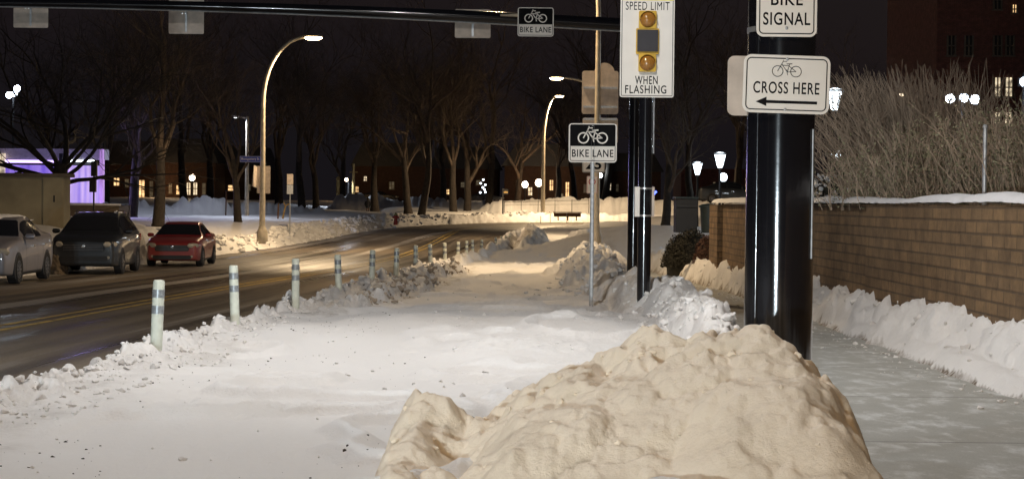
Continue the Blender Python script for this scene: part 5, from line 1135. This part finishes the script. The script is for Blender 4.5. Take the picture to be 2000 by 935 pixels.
# white light string on small tree
r = empty('light_string', P(944, 396, 200), 'string of small white lights hanging on a dark bush', 'lights'); ms = MB(); base_ = P(944, 396, 200)
for (x, y) in ((944, 351), (939, 358), (948, 361), (946, 370), (938, 376), (948, 375), (943, 366)):
    q = P(x, y, 200) - base_; MB().lathe([(.03, -.1), (.10, -.05), (.10, .05), (.03, .1)], q, 8).build('bulb', M['lit_white'], r); ms.tube([Vector((0, .1, -.2)), q + Vector((0, .1, 0))], .02, 4)
ms.build('wire', M['black_matte'], r)
# blue neon
b = P(1275, 388, 170); r = empty('blue_light_display', b, 'glowing blue light display behind the black poles', 'lights'); q = MB()
for (x, y) in ((1270, 362), (1275, 370), (1278, 378), (1272, 372), (1281, 375)):
    p_ = P(x, y, 170) - b; q.lathe([(.02, -.12), (.10, -.05), (.10, .05), (.02, .12)], p_, 8)
q.build('bulbs', M['blue_led'], r); MB().tube([(0, .1, -.3), (0, .1, 1.2)], .04, 6).build('stand', M['black_matte'], r)

# bins, benches, notice stand, hydrant, bag
b = P(1341, 436, 60); r = empty('dumpster', b, 'large dark dumpster box beside the lantern post', 'dumpster'); w = 42 * 60 / F; h = P(1341, 388, 60).z - b.z
MB().prism([(-w / 2, -.3), (w / 2, -.3), (w / 2, h), (-w / 2, h * .96)], 0, .9).build('box', M['black_matte'], r); MB().box((0, .45, h + .03), (w + .06, 1.0, .06)).build('lid', M['bin'], r); MB().box((0, -.03, h * .7), (w, .05, .06)).build('rail', M['plastic'], r)
b = P(1384, 442, 56); r = empty('waste_bin', b, 'round dark green bin with lid at the wall end', 'bin'); h = P(1384, 402, 56).z - b.z
MB().lathe([(.22, -.2), (.27, h - .05)], n=20).build('bin_body', M['bin'], r, smooth=True); MB().lathe([(.31, h - .05), (.31, h), (.2, h + .05), (.05, h + .07)], n=20).build('lid', M['bin'], r, smooth=True)
b = P(1108, 424, 162); r = empty('plank_bench', b, 'long brown plank barrier half buried in snow below the far lamp', 'bench'); w = 53 * 162 / F
MB().box((0, 0, .2), (w, .12, .33)).build('plank', M['wood'], r); MB().box((0, 0, .42), (w + .1, .5, .07)).build('seat', M['wood'], r)
for q in (-.8, .05, .8): MB().box((q, .1, 0), (.1, .3, .6)).build('leg', M['wood'], r)
for (x, yt, yb) in ((1075, 419, 434), (1107, 416, 433), (1056, 423, 436)):
    b = P(x, yb, 158); MB_ = empty('short_stake', b, {1075: 'short grey stake in snow just past the far lamp foot', 1107: 'short grey stake in front of the plank barrier', 1056: 'short grey stake before the far lamp foot'}[x], 'stake'); MB().tube([(0, 0, -.2), (0, 0, P(x, yt, 158).z - b.z)], .03, 6).build('shaft', M['galv'], MB_); MB().lathe([(.04, 0), (.04, .05)], (0, 0, P(x, yt, 158).z - b.z), 6).build('cap', M['galv'], MB_)
b = P(982, 418, 172); r = empty('notice_stand', b, 'dark notice stand with a small pale board at the road bend', 'notice board'); zt = P(982, 368, 172).z - b.z
MB().box((0, 0, zt / 2 - .2), (.14, .12, zt + .4)).build('post', M['black_matte'], r); MB().box((.25, 0, zt - .3), (.5, .1, .5)).build('board', M['black_matte'], r); MB().box((.25, -.06, zt - .35), (.38, .02, .16)).build('notice', M['wood_pole'], r)
# wire fence on the snow bank
a = P(985, 402, 172); r = empty('wire_fence', a, 'thin rail fence running along the snowy bank at the bend', 'fence'); ln = (1150 - 985) * 172 / F
MB().tube([(0, 0, .35), (ln, 0, .62)], .018, 5).tube([(0, 0, .05), (ln, 0, .25)], .012, 5).build('rail', M['black_matte'], r)
for k in range(6): MB().tube([(ln * k / 5, 0, -.6), (ln * k / 5, 0, .45 + .05 * k)], .03, 5).build('post', M['black_matte'], r)
b = P(773, 434, 134); r = empty('fire_hydrant', (b.x, b.y, b.z), 'small red fire hydrant in the snow beside the road', 'hydrant')
MB().lathe([(.16, -.2), (.16, .05), (.12, .08), (.12, .45), (.15, .47), (.15, .5)], n=14).build('barrel', M['hyd_red'], r, smooth=True); MB().lathe([(.13, .5), (.11, .6), (.05, .66), (.04, .72)], n=12).build('bonnet', M['hyd_top'], r, smooth=True)
MB().lathe([(.07, -.24), (.07, .24)], (0, 0, .36), 10, 'X').build('side_caps', M['hyd_red'], r); MB().lathe([(.08, 0), (.08, .2)], (0, 0, .3), 10, 'Y').build('front_cap', M['hyd_red'], r)
b = P(699, 426, 165); r = empty('black_bag', b, 'small black bag lying on the snow near the walking person', 'bag'); q = MB(); q.lathe([(.10, 0), (.17, .05), (.18, .2), (.10, .32), (.05, .36)], n=10); q.v = [(x * (1.1 + .2 * math.sin(9 * z)), y, z) for x, y, z in q.v]; q.build('sack', M['black_matte'], r, smooth=True); MB().tube([(-.03, 0, .34), (-.1, 0, .42), (.06, 0, .40)], .02, 5).build('knot', M['black_matte'], r)

# ---------------------------------------------------------------- walking person
def person():
    b = P(718, 421.5, 180); root = empty('person', b, 'person in dark jacket and cap standing with hands in pockets on the snow', 'person'); root['label'] = 'person in a dark jacket standing on the snow beside the road'
    J = [(0, 0, .95), (0, 0, 1.15), (0, 0, 1.38), (0, 0, 1.47), (0, .0, 1.56), (0, -.01, 1.66), (.17, 0, 1.38), (.25, .02, 1.12), (.20, -.12, .98), (-.17, 0, 1.38), (-.25, .03, 1.12), (-.17, -.12, .98), (.09, 0, .88), (.10, -.05, .50), (.10, .02, .08), (.10, -.13, .03), (-.09, 0, .88), (-.10, .05, .50), (-.12, .12, .08), (-.12, -.02, .03)]
    E = [(0, 1), (1, 2), (2, 3), (3, 4), (4, 5), (2, 6), (6, 7), (7, 8), (2, 9), (9, 10), (10, 11), (0, 12), (12, 13), (13, 14), (14, 15), (0, 16), (16, 17), (17, 18), (18, 19)]
    Rr = [.14, .13, .15, .055, .085, .09, .065, .05, .04, .065, .05, .04, .095, .065, .042, .035, .095, .065, .042, .035]
    me = bpy.data.meshes.new('body'); me.from_pydata(J, E, []); o = bpy.data.objects.new('body', me); COL.objects.link(o); o.parent = root
    sk = o.modifiers.new('skin', 'SKIN'); 
    for i, v in enumerate(me.skin_vertices[0].data if me.skin_vertices else []): v.radius = (Rr[i], Rr[i] * .85)
    if not me.skin_vertices: pass
    o.modifiers.new('sub', 'SUBSURF').levels = 1; o.modifiers['sub'].render_levels = 1; me.materials.append(M['shorts'])
    def shell(nm, prof, m, c=(0, 0, 0), sy=.75):
        q = MB(); q.lathe(prof, c, 16); q.v = [(x, (y - c[1]) * sy + c[1], z) for x, y, z in q.v]; return q.build(nm, m, root, smooth=True)
    shell('jacket', [(.21, .80), (.22, .95), (.20, 1.15), (.225, 1.33), (.19, 1.42), (.09, 1.49), (.075, 1.53)], M['jacket'])
    for sd in (1, -1): MB().tube([(sd * .17, 0, 1.40), (sd * .265, .02, 1.12), (sd * .20, -.14, .97)], [.085, .07, .06], 10).build('sleeve', M['jacket'], root, smooth=True)
    shell('hair', [(.05, 1.54), (.105, 1.58), (.118, 1.66), (.10, 1.74), (.04, 1.78)], M['hair'], (0, .0, 0), .95)
    return o
bo = person()
bpy.context.view_layer.update()
if bo.data.skin_vertices:
    pass
else:
    bm = bmesh.new(); bm.from_mesh(bo.data); ly = bm.verts.layers.skin.verify()
    Rr = [.14, .13, .15, .055, .085, .09, .065, .05, .04, .065, .05, .04, .095, .065, .042, .035, .095, .065, .042, .035]
    bm.verts.ensure_lookup_table()
    for i, v in enumerate(bm.verts): v[ly].radius = (Rr[i], Rr[i] * .85)
    bm.verts[0][ly].use_root = True; bm.to_mesh(bo.data); bm.free()

# headlights of a car waiting behind the viewer
hc = copy_tree(sv); hc.name = 'waiting_car'; hc.location = (-5.4, -14, .0); hc.rotation_euler = (0, 0, math.pi - .05); tag(hc, 'black car with headlights on waiting behind the viewer', 'car', 'cars waiting at the crossing')
for sx in (-.68, .68):
    l = light('headlight_beam', 'SPOT', (-5.4 + sx, -11.6, .78), (.80, .93, 1), 6000, size=.08, spot=34, blend=.6); l.rotation_euler = (math.radians(90 - .3), 0, math.radians(-5))

# ---------------------------------------------------------------- night sky
w = bpy.data.worlds.new('World'); sc.world = w; w.use_nodes = True; nt = w.node_tree; bg = nt.nodes['Background']
sky = nt.nodes.new('ShaderNodeTexSky'); sky.sky_type = 'NISHITA'; sky.sun_disc = False; sky.sun_elevation = math.radians(-3); sky.sun_rotation = math.radians(120); sky.air_density = 1
add = nt.nodes.new('ShaderNodeMix'); add.data_type = 'RGBA'; add.inputs[0].default_value = .92; nt.links.new(sky.outputs[0], add.inputs[6]); add.inputs[7].default_value = (.0085, .0072, .0088, 1)
nt.links.new(add.outputs[2], bg.inputs['Color']); bg.inputs['Strength'].default_value = 1.0
s = bpy.data.lights.new('moon', 'SUN'); s.energy = .004; s.angle = .009; s.color = (.9, .93, 1); so = bpy.data.objects.new('moon', s); COL.objects.link(so); so.rotation_euler = (math.radians(50), 0, math.radians(120))
sc.view_settings.view_transform = 'Standard'; sc.view_settings.look = 'None'; sc.view_settings.exposure = 0; sc.view_settings.gamma = 1
sc.render.engine = 'CYCLES'; sc.cycles.use_denoising = True; sc.cycles.max_bounces = 5; sc.cycles.diffuse_bounces = 3; sc.cycles.glossy_bounces = 3; sc.cycles.sample_clamp_indirect = 3
sc.cycles.use_adaptive_sampling = False
sc.cycles.use_light_tree = True
